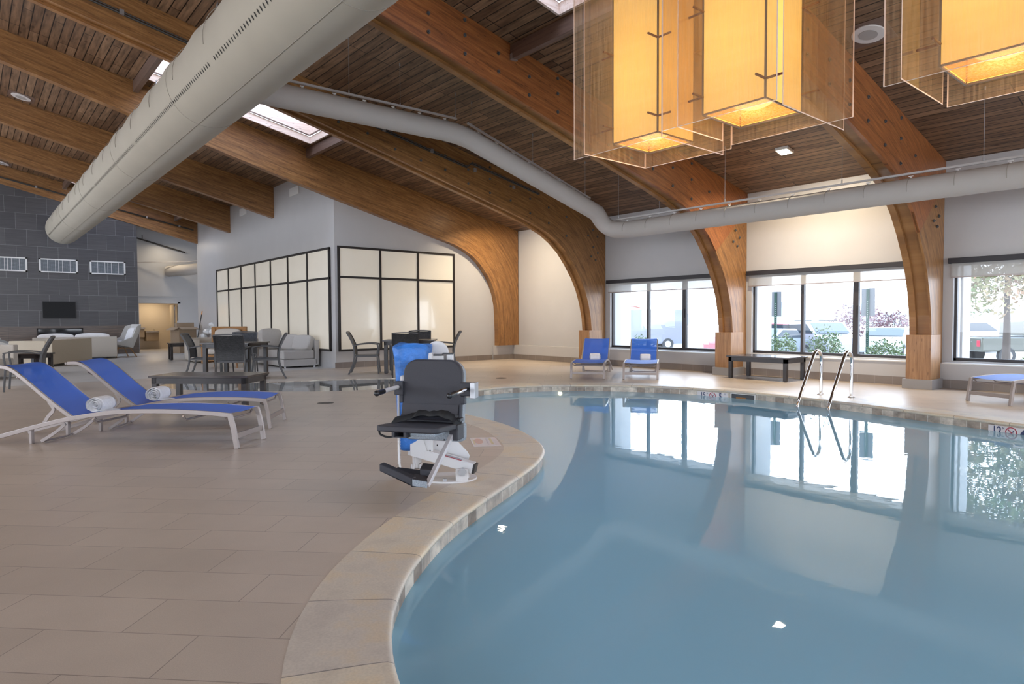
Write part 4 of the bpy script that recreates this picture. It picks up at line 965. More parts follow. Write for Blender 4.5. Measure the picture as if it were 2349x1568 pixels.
# sectional in front of the side screen
g=thing('sectional_sofa','light grey sectional sofa with loose cushions in front of the wide frosted screen','sofa',(5.98,15.92,0),math.radians(-2))
S=M['sofag']
block('base',0,0,.04,.86,2.6,.21,S,g,.015); block('seat_cushion',0,.0,.215,.78,2.0,.43,S,g,.03); block('armrest',.80,-.0,.05,.92,2.6,.69,S,g,.025)
block('backrest',0,2.45,.05,.86,2.6,.69,S,g,.025)
for (x,y) in ((.06,.06),(.8,.06)): MB().cyl((x,y,0),(x,y,.05),.025,10).build('foot',M['steel'],g)
def loose(name,label,w,d,h,mat,loc,rot,cat='cushion',grp=None):
    e=thing(name,label,cat,loc,0); e.rotation_euler=rot; cushion('cover',w,d,h,mat,e,(0,0,0)); 
    if grp: e['group']=grp
    return e
loose('cushion','tall pale back cushion at the left end of the grey sectional',.62,.20,.52,S,(6.17,17.35,.70),(math.radians(-8),0,.25))
loose('cushion','plump grey cushion in the middle of the grey sectional, partly hidden',.55,.20,.38,S,(6.48,16.75,.615),(math.radians(-14),0,-1.0))
loose('cushion','plump grey cushion leaning at the right end of the grey sectional',.58,.20,.38,S,(6.60,16.20,.61),(math.radians(-22),0,-1.15))
loose('cushion','striped orange, brown and blue cushion left of the tall pale cushion',.50,.18,.42,M['stripes'],(5.88,18.4,.62),(math.radians(-6),0,.35))
g=thing('sofa','pale sofa segment seen between the patio chair and the wicker chair','sofa',(5.0,19.7,0),math.radians(-5)); block('base',0,0,.04,.5,1.6,.42,M['sofa'],g,.02); block('armrest',-.15,0,.04,.02,1.6,.66,M['sofa'],g,.02); block('backrest',.0,1.5,.04,1.8,1.65,.68,M['sofa'],g,.02)
# sofa seen from behind, left
g=thing('sofa','long beige sofa with its back to the viewer, before the fireplace','sofa',(1.64,20.8,0),math.radians(62)); S=M['sofay']
block('backrest',0,-.06,.06,2.45,.10,.70,S,g,.02); block('armrest',0,.10,.06,.14,.95,.69,S,g,.02); block('base',.14,.1,.05,2.45,.95,.40,S,g,.02); 
for x in (.1,2.3): MB().cyl((x,0,0),(x,0,.06),.03,8).build('foot',M['steel'],g)
g=thing('sofa','second beige sofa behind the first, closer to the fireplace','sofa',(1.5,24.45,0),math.radians(-8)); S=M['sofa']
block('backrest',0,-.05,.06,2.2,.10,.70,S,g,.02); block('armrest',2.05,.1,.06,2.2,.9,.68,S,g,.02); block('base',0,.1,.05,2.05,.95,.40,S,g,.02)
for k in range(2):
    loose('cushion',['white cushion along the top of the second beige sofa, on the left','white cushion along the top of the second beige sofa, on the right'][k],.95,.22,.32,M['towel'],(2.10+.95*k,24.58-.13*k,.63),(0,0,math.radians(-8)))
g=thing('sofa','beige sofa end cut off by the left edge','sofa',(.83,17.55,0),math.radians(140)); S=M['sofa']
block('armrest',0,-.0,.05,.95,.14,.70,S,g,.02); block('base',0,.14,.05,.95,1.2,.42,S,g,.02); block('backrest',.8,.14,.05,.95,1.2,.78,S,g,.02)
# wing lounge chairs by the feature wall
def wing(label,loc,rz):
    g=thing('lounge_chair',label,'lounge chair',loc,rz)
    shell=MB(); vs=[(-.33,-.36,.44),(.33,-.36,.44),(.33,.18,.30),(-.33,.18,.30),(-.38,.40,.88),(.38,.40,.88),(-.30,.47,1.08),(.30,.47,1.08),(-.44,.12,.66),(.44,.12,.66),(-.42,.28,1.02),(.42,.28,1.02)]
    fs=[(0,1,2,3),(3,2,5,4),(4,5,7,6),(0,3,8),(3,4,8),(1,9,2),(2,9,5),(8,4,10),(4,6,10),(9,11,5),(5,11,7)]
    o=shell.add(vs,fs).build('shell',pmat('pale_weave',(.50,.49,.47),.8),g); md=o.modifiers.new('so','SOLIDIFY'); md.thickness=.03
    cushion('seat_cushion',.52,.52,.12,M['towel'],g,(0,-.08,.46),(-.2,0,0)); cushion('back_cushion',.44,.12,.46,M['towel'],g,(0,.26,.72),(-.35,0,0))
    for sx in (-1,1):
        for (y0,y1) in ((-.22,-.34),(.12,.30)): MB().cyl((sx*.2,y0,.34),(sx*.3,y1,0),.016,8).build('leg',M['rattan'],g)
        MB().bar((sx*.22,-.26,.3),(sx*.22,.2,.3),.025,.03).build('side_rail',M['rattan'],g)
    return g
wing('pale winged lounge chair on oak legs at the right end of the charcoal wall',(3.95,24.9,0),math.radians(-75))
wing('pale winged lounge chair at the left edge before the charcoal wall',(.80,24.2,0),math.radians(80))
# rattan wing chair
g=thing('rattan_chair','tall-backed rattan armchair with a pale cushion beside the wicker patio chairs','armchair',(5.02,17.35,0),math.radians(-35))
R_=M['rattan']
MB().box(-.44,.28,.12,-.34,.40,1.02).box(.34,.28,.12,.44,.40,1.02).box(-.44,.30,.94,.44,.40,1.04).build('back_frame',R_,g,bevel=.02,seg=3)
MB().box(-.36,.34,.3,.36,.37,.96).build('back_panel',R_,g)
for sx in (-1,1): MB().box(sx*.44-.04,-.32,.12,sx*.44+.04,.32,.60).build('side_panel',R_,g,bevel=.02,seg=3)
MB().box(-.42,-.34,.18,.42,.32,.34).build('seat_frame',R_,g,bevel=.02)
cushion('seat_cushion',.72,.58,.16,M['sofa'],g,(0,-.03,.42)); cushion('back_cushion',.66,.14,.50,M['sofa'],g,(0,.24,.72),(-.12,0,0))
for sx in (-1,1):
    for y in (-.28,.28): MB().cyl((sx*.36,y,.16),(sx*.38,y,0),.025,8).build('leg',M['postwood'],g)
# boxes and rubbish by the hallway
g=thing('cardboard_box','open brown cardboard box stacked by the hallway corner','box',(6.15,26.3,0),.3); MB().box(-.33,-.28,0,.33,.28,.95).build('carton',M['cardboard'],g); 
for sx in (-1,1): MB().add([(sx*.33,-.28,.95),(sx*.33,.28,.95),(sx*.52,.28,.86),(sx*.52,-.28,.86)],[(0,1,2,3)]).build('flap',M['cardboard'],g)
MB().add([(-.33,-.28,.95),(.33,-.28,.95),(.33,-.46,.88),(-.33,-.46,.88)],[(0,1,2,3)]).build('flap',M['cardboard'],g)
g=thing('cardboard_box','second cardboard box behind the open one','box',(6.35,27.0,0),0); MB().box(-.3,-.15,0,.3,.15,1.12).build('carton',M['cardboard'],g)
g=thing('paper_bundle','crumpled white packing paper and bags heaped beside the side wall','paper bundle',(6.72,25.9,0))
for k in range(7):
    o=MB().sphere((random.uniform(-.12,.12),random.uniform(-.25,.25),.12+.16*k),.15,8,6,(1,1.2,.7)).build('crumpled_sheet',M['white'],g,smooth=False); o.rotation_euler=(random.random()*.4,random.random()*.4,0)
g=thing('broom','broom handle leaning in front of the boxes, black with an orange tip','broom',(6.3,25.4,0)); MB().cyl((0,0,0),(.28,.1,1.42),.016,8).build('handle',M['rubber'],g); MB().cyl((.28,.1,1.42),(.305,.109,1.55),.016,8).build('tip',pmat('orange_plastic',(.8,.30,.05),.4),g); MB().box(-.15,-.03,0,.15,.03,.06).build('brush',M['rubber'],g)
# drinking fountains in the alcove
for (x,z,l) in ((5.45,.86,'left, higher drinking fountain in the far alcove'),(5.98,.70,'right, lower drinking fountain in the far alcove')):
    g=thing('drinking_fountain',l,'drinking fountain',(x,31.2,z)); MB().box(-.24,-.46,-.36,.24,0,.0).build('body',pmat('fountain_panel',(.34,.26,.17),.5),g,bevel=.02); MB().box(-.26,-.50,0,.26,0,.07).build('basin',M['stainless'],g,bevel=.02)
    MB().tube([(.12,-.2,.07),(.12,-.2,.14),(.08,-.24,.16)],.012,8).build('spout',M['chrome'],g)
# feature wall fittings
for (x0,x1,l) in ((.55,1.60,'white-framed wall grille at the left edge of the charcoal wall'),(1.92,3.02,'white-framed wall grille in the middle, above the television'),(3.38,4.48,'white-framed wall grille at the right, by the hallway')):
    g=thing('wall_grille',l,'grille',((x0+x1)/2,27.3,3.11)); w=(x1-x0)/2; f=MB(); 
    f.box(-w,-.03,-.235,w,0,-.195).box(-w,-.03,.195,w,0,.235).box(-w,-.03,-.235,-w+.05,0,.235).box(w-.05,-.03,-.235,w,0,.235); f.build('frame',M['white'],g)
    MB().box(-w+.05,-.012,-.2,w-.05,-.004,.2).build('mesh',M['grille'],g)
    for k in (-.28,-.08,.0,.1,.3): MB().box(k*w*2-.005,-.018,-.2,k*w*2+.005,-.012,.2).build('rib',M['white'],g)
g=thing('television','black flat television on the charcoal wall above the fireplace','television',(2.45,27.3,1.59)); MB().box(-.48,-.07,-.29,.48,-.02,.29).build('casing',M['rubber'],g,bevel=.006); MB().box(-.465,-.073,-.27,.465,-.069,.275).build('screen',M['tvm'],g); MB().box(-.2,-.02,-.15,.2,0,.15).build('wall_bracket',M['rubber'],g)
g=thing('fireplace','long black glass-fronted fireplace set in the striped stone band','fireplace',(2.465,27.3,.42)); MB().box(-.665,-.01,0,.665,.03,.05).box(-.665,-.01,.50,.665,.03,.54).box(-.665,-.01,0,-.62,.03,.54).box(.62,-.01,0,.665,.03,.54).build('frame',M['black'],g); MB().box(-.62,.0,.05,.62,.01,.5).build('glass_front',M['fireglass'],g); MB().box(-.62,.2,.05,.62,.3,.5).build('firebox',M['black'],g)

# ============================================================ HANDRAILS
g=thing('pool_handrail','left chrome pool ladder handrail curving into the water','handrail',(0,0,0))
g2=thing('pool_handrail','right chrome pool ladder handrail curving into the water','handrail',(0,0,0))
def rail(g,yy,dx=0):
    pts=bend([(10.12+dx,yy,0),(10.12+dx,yy,.60),(10.02+dx,yy,.72)],.1,5)
    P=catmull3([(10.12+dx,yy,0),(10.12+dx,yy,.30),(10.12+dx,yy,.52),(10.09+dx,yy,.635),(10.00+dx,yy,.69),(9.90+dx,yy,.655),(9.80+dx,yy,.53)],6)
    P+=catmull3([(9.80+dx,yy,.53),(9.62+dx,yy,.28),(9.45+dx,yy,.04),(9.37+dx,yy,-.10),(9.34+dx,yy,-.35),(9.34+dx,yy,-1.0)],6)[1:]
    MB().tube(P,.024,16).build('tube',M['chrome'],g,smooth=True)
    MB().cyl((10.12+dx,yy,0),(10.12+dx,yy,.014),.055,24).build('flange',M['chrome'],g,bevel=.004)
rail(g,4.60,.02); rail(g2,4.14,-.0)

# ============================================================ POOL LIFT (local x = to the viewer's right, y = away)
PL=thing('pool_lift','pool access lift with charcoal seat, white arm and blue cover on the deck','pool lift',(2.72,3.98,0),math.radians(-40.04))
PW=M['powder']
base=[( .20*math.cos(a)*1.05+.03, .16*math.sin(a)+.05) for a in [2*PI*k/36 for k in range(36)]]
MB().prism([(x-.03,y) for x,y in base],0,.014).build('base_plate',PW,PL,bevel=.003)
for (x,y) in ((-.02,-.08),(.12,.14),(-.14,.14)): MB().cyl((x,y,.014),(x,y,.032),.016,6).build('anchor_nut',M['steel'],PL)
MB().box(.06,-.085,.01,.15,-.055,.10).box(.06,.02,.01,.15,.05,.10).build('pivot_bracket',PW,PL,bevel=.004)
arm=MB().bar((.19,-.01,.095),(-.30,.10,.215),.085,.075).build('lower_arm',PW,PL,bevel=.006)
MB().bar((.192,-.012,.094),(.205,-.015,.091),.08,.07).build('end_cap',M['rubber'],arm)
MB().bar((.10,-.01,.155),(-.05,.02,.192),.045,.003).build('warning_label',M['greyink'],arm); MB().bar((.10,-.034,.155),(-.05,-.003,.192),.006,.004).build('label_stripe',M['redink'],arm)
MB().cyl((.11,-.10,.082),(.11,.08,.082),.022,16).cyl((.11,-.108,.082),(.11,-.10,.082),.030,6).build('pivot_bolt',M['steel'],PL)
# gusset plates that carry the mast
def plate(pts,y,th,name): 
    n=len(pts); mb=MB(); vs=[(x,y,z) for x,z in pts]+[(x,y+th,z) for x,z in pts]
    mb.add(vs,[tuple(range(n)),tuple(reversed(range(n,2*n)))]+[(i,(i+1)%n,n+(i+1)%n,n+i) for i in range(n)]); return mb.build(name,PW,PL,bevel=.002)
plate([(-.20,.44),(-.10,.44),(.02,.31),(.135,.185),(.15,.155),(.14,.12),(.10,.115),(.0,.15),(-.20,.20)],.125,.008,'gusset_plate')
plate([(-.29,.30),(-.19,.30),(-.165,.22),(-.13,.135),(-.29,.18)],.03,.008,'gusset_plate')
MB().box(-.20,.04,.20,-.12,.13,.95).build('mast',PW,PL,bevel=.006)
MB().cyl((-.10,.19,.945),(-.10,.215,.945),.088,36).build('mast_cap',PW,PL,bevel=.003)
MB().box(-.13,.10,.86,-.04,.19,.925).box(-.02,.12,.84,.03,.19,.935).build('control_head',PW,PL,bevel=.006); MB().box(-.135,.098,.926,-.05,.16,.934).box(-.05,.10,.936,.035,.17,.944).build('control_trim',M['rubber'],PL)
MB().cyl((-.26,.17,.06),(-.26,.17,.30),.022,16).cyl((-.26,.17,.10),(-.26,.17,.20),.035,16).build('actuator',PW,PL)
MB().box(-.30,.13,.0,-.29,.21,.09).box(-.235,.13,.0,-.225,.21,.09).build('actuator_bracket',PW,PL); MB().cyl((-.31,.17,.06),(-.21,.17,.06),.014,10).build('actuator_pin',M['steel'],PL)
# blue cover
def cover():
    mb=MB(); lev=[(.205,-.375,-.195,.045,.13),(.24,-.385,-.185,.03,.15),(.40,-.39,-.175,.02,.17),(.60,-.395,-.165,.02,.18),(.80,-.405,-.15,.02,.19),(.90,-.41,-.135,.01,.2),(.955,-.42,-.13,.01,.2),(1.0,-.425,-.115,.02,.19),(1.02,-.40,-.135,.05,.16)]
    n=20; vs=[]; rnd=random.Random(5)
    for i,(z,a,b,c,d) in enumerate(lev):
        for k in range(n):
            t=2*PI*k/n; cx,cy=(a+b)/2,(c+d)/2; sx=abs(math.cos(t))**.5*(1 if math.cos(t)>0 else -1); sy=abs(math.sin(t))**.5*(1 if math.sin(t)>0 else -1)
            w=.006*rnd.uniform(-1,1)*(1.6 if z>.85 else 1)
            vs.append((cx+sx*((b-a)/2+w),cy+sy*((d-c)/2+w),z+(.012*rnd.uniform(-1,1) if z>.94 else 0)+(.012*math.sin(3*t) if z>1 else 0)))
    m=len(lev); fs=[(i*n+k,i*n+(k+1)%n,(i+1)*n+(k+1)%n,(i+1)*n+k) for i in range(m-1) for k in range(n)]+[tuple(range(n)),tuple(reversed(range((m-1)*n,m*n)))]
    return mb.add(vs,fs)
cover().build('weather_cover',M['bluecover'],PL,smooth=True,subsurf=2,angle=80)
# the chair, turned a little to the viewer's left
RC=Matrix.Translation((-.095,-.19,0))@Matrix.Rotation(math.radians(-17),4,'Z')
def rrect(w,z0,z1,r,rb=.03,n=8):
    pts=[]
    for cx,cz,rr,a0 in ((w/2-r,z1-r,r,0),(-w/2+r,z1-r,r,PI/2),(-w/2+rb,z0+rb,rb,PI),(w/2-rb,z0+rb,rb,1.5*PI)):
        for k in range(n+1):
            a=a0+PI/2*k/n; pts.append((cx+rr*math.cos(a),cz+rr*math.sin(a)))
    return pts
def slab(prof,y0,y1,lean,name,mat,bv=.01,shrink=0):
    n=len(prof); mb=MB(); zc=.5
    vs=[(x,y0+lean*(z-.45),z) for x,z in prof]+[(x*(1-shrink),y1+lean*(z-.45),z-(shrink*.1)) for x,z in prof]
    mb.add([tuple(RC@Vector(v)) for v in vs],[tuple(range(n)),tuple(reversed(range(n,2*n)))]+[(i,(i+1)%n,n+(i+1)%n,n+i) for i in range(n)])
    return mb.build(name,mat,PL,bevel=bv,seg=3,smooth=True)
slab(rrect(.455,.455,.912,.105),-.03,.015,.10,'backrest',M['seatp'],.012)
slab(rrect(.445,.36,.905,.11,.05),.016,.115,.10,'back_shell',M['shell'],.02,.06)
# scooped transition between back and seat
P=[(-.005,.60),(-.02,.53),(-.045,.505),(-.08,.497)]
vs=[]; 
for (y,z) in P:
    for x in (-.215,.215): vs.append(tuple(RC@Vector((x,y-.03,z))))
MB().add(vs,[(2*i,2*i+1,2*i+3,2*i+2) for i in range(3)]).build('lumbar_scoop',M['seatp'],PL,smooth=True)
sp_=[]; w=.225; d0,d1=.02,-.43; r_=.05
for cx,cy,a0 in ((w-r_,d0-r_,0),(-w+r_,d0-r_,PI/2),(-w+r_,d1+r_,PI),(w-r_,d1+r_,1.5*PI)):
    for k in range(7): a=a0+PI/2*k/6; sp_.append((cx+r_*math.cos(a),cy+r_*math.sin(a)))
TS=RC@Matrix.Translation((0,-.43,.482))@Matrix.Rotation(math.radians(-4),4,'X')@Matrix.Translation((0,.43,-.482))
MB().prism(sp_,.462,.502,TS).build('seat',M['seatp'],PL,bevel=.010,seg=3,smooth=True)
MB().box(-.10,-.425,.428,-.08,-.02,.463,RC).box(-.015,-.425,.428,.005,-.02,.463,RC).box(-.10,-.415,.425,.005,-.05,.432,RC).build('footrest_socket',M['seatp'],PL)
MB().box(.005,-.38,.432,.19,.0,.462,RC).build('seat_underside',M['shell'],PL,bevel=.01)
MB().box(.17,-.10,.36,.235,.02,.47,RC).build('hinge_block',M['seatp'],PL,bevel=.008)
MB().box(-.235,.0,.33,.235,.10,.47,RC).build('seat_hinge_shell',M['shell'],PL,bevel=.03)
for sx,l in ((-1,0),(1,1)):
    if sx<0: MB().box(-.285,-.03,.655,-.215,.03,.755,RC).box(-.25,-.02,.60,-.22,.03,.66,RC).build('arm_bracket',M['seatp'],PL,bevel=.008)
    else:
        MB().box(.215,-.01,.66,.30,.04,.755,RC).box(.22,-.01,.60,.25,.04,.66,RC).build('arm_bracket',M['seatp'],PL,bevel=.008)
        MB().box(.30,-.03,.648,.335,.05,.758,RC).build('bracket_plate',M['steel'],PL,bevel=.003)
    x=.255*sx+ (.02 if sx>0 else 0)
    ar=MB().cyl((x,-.02,.715),(x-.0,-.30,.705),.015,14,M=RC).build('armrest',M['chrome'] if sx>0 else PW,PL,smooth=True)
    MB().cyl((x,-.24,.707),(x,-.335,.703),.0185,14,M=RC).sphere(tuple((x,-.335,.703)),.021,12,8,M=RC).build('grip',M['rubber'],ar,smooth=True)
st=MB().bar(RC@Vector((.185,-.07,.405)),RC@Vector((.165,-.46,.135)),.030,.030).build('footrest_strut',M['chrome'] if False else pmat('satin_aluminium',(.62,.58,.58),.3,metal=.4),PL,bevel=.003)
for k in (.12,.22,.32):
    q=RC@Vector((.185,-.07,.405)).lerp(RC@Vector((.165,-.46,.135)),k); MB().cyl(q+Vector((.0,-.02,0)),q+Vector((0,-.014,.006)),.004,8).build('pin_hole',M['rubber'],st)
# footrest
ft=MB()
def hexa(a,b,h,t,back):
    a=Vector(a); b=Vector(b); bk=Vector(back); up=Vector((0,0,h))
    vs=[a,b,b+bk,a+bk,a+up,b+up,b+bk+up,a+bk+up]; ft.add(vs,[(0,3,2,1),(4,5,6,7),(0,1,5,4),(1,2,6,5),(2,3,7,6),(3,0,4,7)])
hexa((-.372,-.70,.235),(-.155,-.76,.155),.048,0,(.02,.055,0)); hexa((-.155,-.76,.155),(-.070,-.68,.118),.045,0,(.0,.10,.012))
hexa((-.30,-.60,.19),(-.11,-.60,.165),.02,0,(.01,.09,.01)); hexa((-.13,-.60,.15),(-.055,-.60,.14),.075,0,(.01,.10,.02))
ft.build('footrest',M['seatp'],PL,bevel=.006,smooth=True)
MB().add([(-.153,-.762,.157),(-.070,-.682,.120),(-.070,-.682,.160),(-.153,-.762,.198)],[(0,1,2,3)]).build('footrest_side',M['shell'],PL)
# belt
bl=MB(); P=catmull3([(-.20,-.20,.508),(-.12,-.10,.525),(-.06,-.06,.55),(.02,-.05,.548),(.10,-.06,.553),(.17,-.07,.535),(.215,-.05,.50),(.235,-.05,.46)],5); vs=[]
for i,p in enumerate(P):
    k=.02+.012*math.sin(i*.9); vs+=[tuple(RC@(p+Vector((0,-k-.03,-.022)))),tuple(RC@(p+Vector((0,.02,.012+.004*math.sin(i*1.7))))),tuple(RC@(p+Vector((0,.035,-.02))))]
n=len(P); bl.add(vs,[(3*i+k,3*i+k+1,3*i+k+4,3*i+k+3) for i in range(n-1) for k in (0,1)]); o=bl.build('seat_belt',M['strapm'],PL,smooth=True); md=o.modifiers.new('so','SOLIDIFY'); md.thickness=.006
MB().tube([RC@Vector(v) for v in catmull3([(-.205,-.40,.462),(-.19,-.41,.44),(-.14,-.41,.425),(-.10,-.41,.43)],5)],.007,8).build('belt_tail',M['strapm'],PL)
MB().box(.195,-.06,.485,.24,.0,.51,RC).cyl((.215,-.07,.525),(.215,-.06,.525),.012,12,M=RC).build('belt_buckle',M['rubber'],PL,bevel=.004)
MB().tube(catmull3([(-.37,.02,.70),(-.372,.02,.45),(-.368,.0,.25),(-.36,-.02,.12),(-.33,-.03,.04),(-.28,-.02,.03),(-.265,.04,.10),(-.27,.08,.17)],6),.008,10).build('hand_control_cable',PW,PL,smooth=True)
hp=[]; 
for i in range(160):
    t=i/159; a=t*2*PI*26; hp.append((-.368+.010*math.cos(a),.005+.010*math.sin(a),.42-.30*t))
MB().tube(hp,.0035,5).build('coiled_cord',PW,PL)
MB().box(-.345,-.06,.62,-.30,.0,.79).build('hand_control',PW,PL,bevel=.015,seg=3)
# ============================================================ WINDOWS
def mk_window(idx,y0,y1,muls,z0=.455,z1=2.10):
    o=MB(); X=XW+.10
    fw=.04
    o.box(X-.03,y0,z0,X+.05,y0+fw,z1).box(X-.03,y1-fw,z0,X+.05,y1,z1).box(X-.03,y0,z0,X+.05,y1,z0+.05).box(X-.03,y0,z1-.04,X+.05,y1,z1)
    for m,w in muls: o.box(X-.035,m-w/2,z0,X+.05,m+w/2,z1)
    fr=o.build('window_%d'%idx,M['bronze'],bevel=.003); struct(fr)
    ys=[y0+fw]+sum([[m-w/2,m+w/2] for m,w in muls],[])+[y1-fw]
    for k in range(0,len(ys),2): MB().box(X+.005,ys[k],z0+.05,X+.011,ys[k+1],z1-.04).build('pane',M['glass'],fr)
    if len(muls)>1: MB().box(X-.055,muls[0][0]-.03,1.22,X-.03,muls[0][0]+.02,1.42).build('latch',M['bronze'],fr)
mk_window(1,7.80,11.24,[(9.03,.10),(10.08,.06)]); mk_window(2,4.15,7.28,[(5.20,.10),(6.22,.06)]); mk_window(3,-.1,3.60,[(1.0,.10),(2.1,.06)]); mk_window(4,-3.9,-.5,[(-2.8,.1),(-1.7,.06)])
mb=MB()
for (a,b) in ((7.74,11.30),(4.10,7.34),(-.15,3.70),(-4,-.4)): mb.box(12.60,a,.405,XW+.10,b,.428)
struct(mb.build('trim_2',M['white'],bevel=.004))
for (a,b,l) in ((7.78,11.30,'dark roller shade partly lowered over the first window, farthest from the viewer'),(4.08,7.36,'dark-cased roller shade partly lowered over the second window, between two arch legs'),(-.12,3.66,'dark-cased roller shade partly lowered over the third window at the right edge')):
    g=thing('roller_shade',l,'window shade',(XW-.05,(a+b)/2,2.13)); h=(b-a)/2
    MB().box(-.05,-h,-.035,.048,h,.055).build('valance',M['valance'],g,bevel=.003)
    MB().box(-.004,-h+.04,-.26,-.002,h-.04,-.03).build('fabric',M['rollshade'],g); MB().box(-.012,-h+.04,-.275,.006,h-.04,-.255).build('hem_bar',M['champagne'],g)

# ============================================================ OUTSIDE
GZ=-.25; LOT=-.7
mb=MB(); mb.box(16.6,-60,LOT-.1,120,90,LOT); struct(mb.build('ground',M['asphalt']))
mb=MB(); mb.box(13.2,-60,LOT,16.6,90,GZ+.02); struct(mb.build('ground',pmat('planting_gravel',(.50,.47,.42),.9,noise=.15,nscale=20)))
mb=MB(); 
for y in (11.3,7.33,3.62,-.45): mb.box(13.2,y-.05,GZ,13.62,y+.42 if y>0 else y+.2,3.6)
struct(mb.build('wall_exterior',M['stucco']))
def leaves(mb,c,r,n,s,seed):
    rnd=random.Random(seed)
    for i in range(n):
        a=rnd.uniform(0,2*PI); z=rnd.uniform(-.9,1); q=math.sqrt(max(0,1-z*z)); k=rnd.uniform(.55,1.05)*(1+.15*math.sin(3*a+seed))
        p=Vector((c[0]+r[0]*k*q*math.cos(a),c[1]+r[1]*k*q*math.sin(a),c[2]+r[2]*k*z))
        u=Vector((rnd.uniform(-1,1),rnd.uniform(-1,1),rnd.uniform(-.4,1))).normalized()*s; v=u.cross(Vector((rnd.uniform(-1,1),rnd.uniform(-1,1),rnd.uniform(-1,1)))).normalized()*s*.5
        mb.add([tuple(p-u),tuple(p+v),tuple(p+u),tuple(p-v)],[(0,1,2,3)])
    return mb
def shrub(label,x,y,r,h,mat='leaf',n=1400,s=.035,base=None,seed=1,stem=.0):
    g=thing('shrub',label,'shrub',(x,y,base if base is not None else GZ+.1)); zc=stem+h/2
    leaves(MB(),(0,0,zc),(r,r,h/2),n,s,seed).build('foliage',M[mat],g)
    mb=MB(); rnd=random.Random(seed)
    for k in range(5): mb.tube([(0,0,0),(rnd.uniform(-.1,.1),rnd.uniform(-.1,.1),zc*.6),(rnd.uniform(-r,r)*.5,rnd.uniform(-r,r)*.5,zc*1.2)],.012,5)
    mb.build('stems',M['bark'],g); return g
shrub('left one of three green shrubs outside the second window',14.9,7.70,.42,.95,seed=2)
shrub('middle one of three green shrubs outside the second window',14.9,6.66,.38,1.08,seed=3)
shrub('right one of three green shrubs outside the second window',14.9,5.42,.42,.86,seed=4)
shrub('green shrub outside the first window behind the lounger',14.9,11.9,.40,.85,seed=5)
shrub('small shrub outside the third window below the tree',16.0,3.2,.35,.5,seed=6)
shrub('plum-red shrub seen beyond the parked cars through the second window',38.5,15.3,1.5,2.6,'leafred',1500,.09,seed=7,base=LOT)
shrub('small plum-red sapling right of the larger one, through the second window',38.0,13.4,.75,1.3,'leafred',500,.08,seed=8,stem=.9,base=LOT)
def tree(label,x,y,r,h,mat,n,s,seed,stem):
    g=thing('tree',label,'tree',(x,y,GZ)); leaves(MB(),(0,0,stem+h/2),(r,r,h/2),n,s,seed).build('foliage',M[mat],g)
    MB().tube([(0,0,0),(.05,0,stem*.7),(.1,.05,stem+h*.4)],[.13,.10,.05],8).build('trunk',M['bark'],g); return g
tree('autumn-tinted tree outside the third window, beside the pickup',26.4,5.9,2.7,5.2,'leafmix',12000,.095,11,1.5)
for i,(x,y,r,h,l) in enumerate(((60,62,2.5,6,'small distant conifer through the first window, left of a pair'),(60,56,2.3,5.5,'small distant conifer through the first window, right of a pair'),(48,58,3.2,3,'distant round tree through the first window'),(52,66,3.4,3.4,'second distant round tree through the first window, farther left'))):
    tree(l,x,y,r,h,'leaf',700,.3,20+i,.8)
def sign(label,x,y):
    g=thing('parking_sign',label,'sign',(x,y,GZ)); MB().box(.0,-.15,1.48,.006,.15,2.12).build('plate',M['signm'],g,bevel=.002); 
    MB().box(-.03,-.03,0,.0,.03,2.10).build('post',M['signpost'],g); mb=MB()
    for k in range(34): mb.box(-.032,-.006,.15+.05*k,-.029,.006,.165+.05*k)
    mb.build('post_holes',M['white'],g)
sign('back of a parking sign on a punched post, left one outside the second window',16,8.44); sign('back of a parking sign on a punched post, right one outside the second window',16,6.20)
sign('back of a parking sign on a post outside the first window',16.2,14.35)
MB().box(15.9,13.55,GZ,16.02,13.72,3).build('light_pole',M['white']); tag(bpy.data.objects['light_pole'],'white square post standing outside the first window','post')
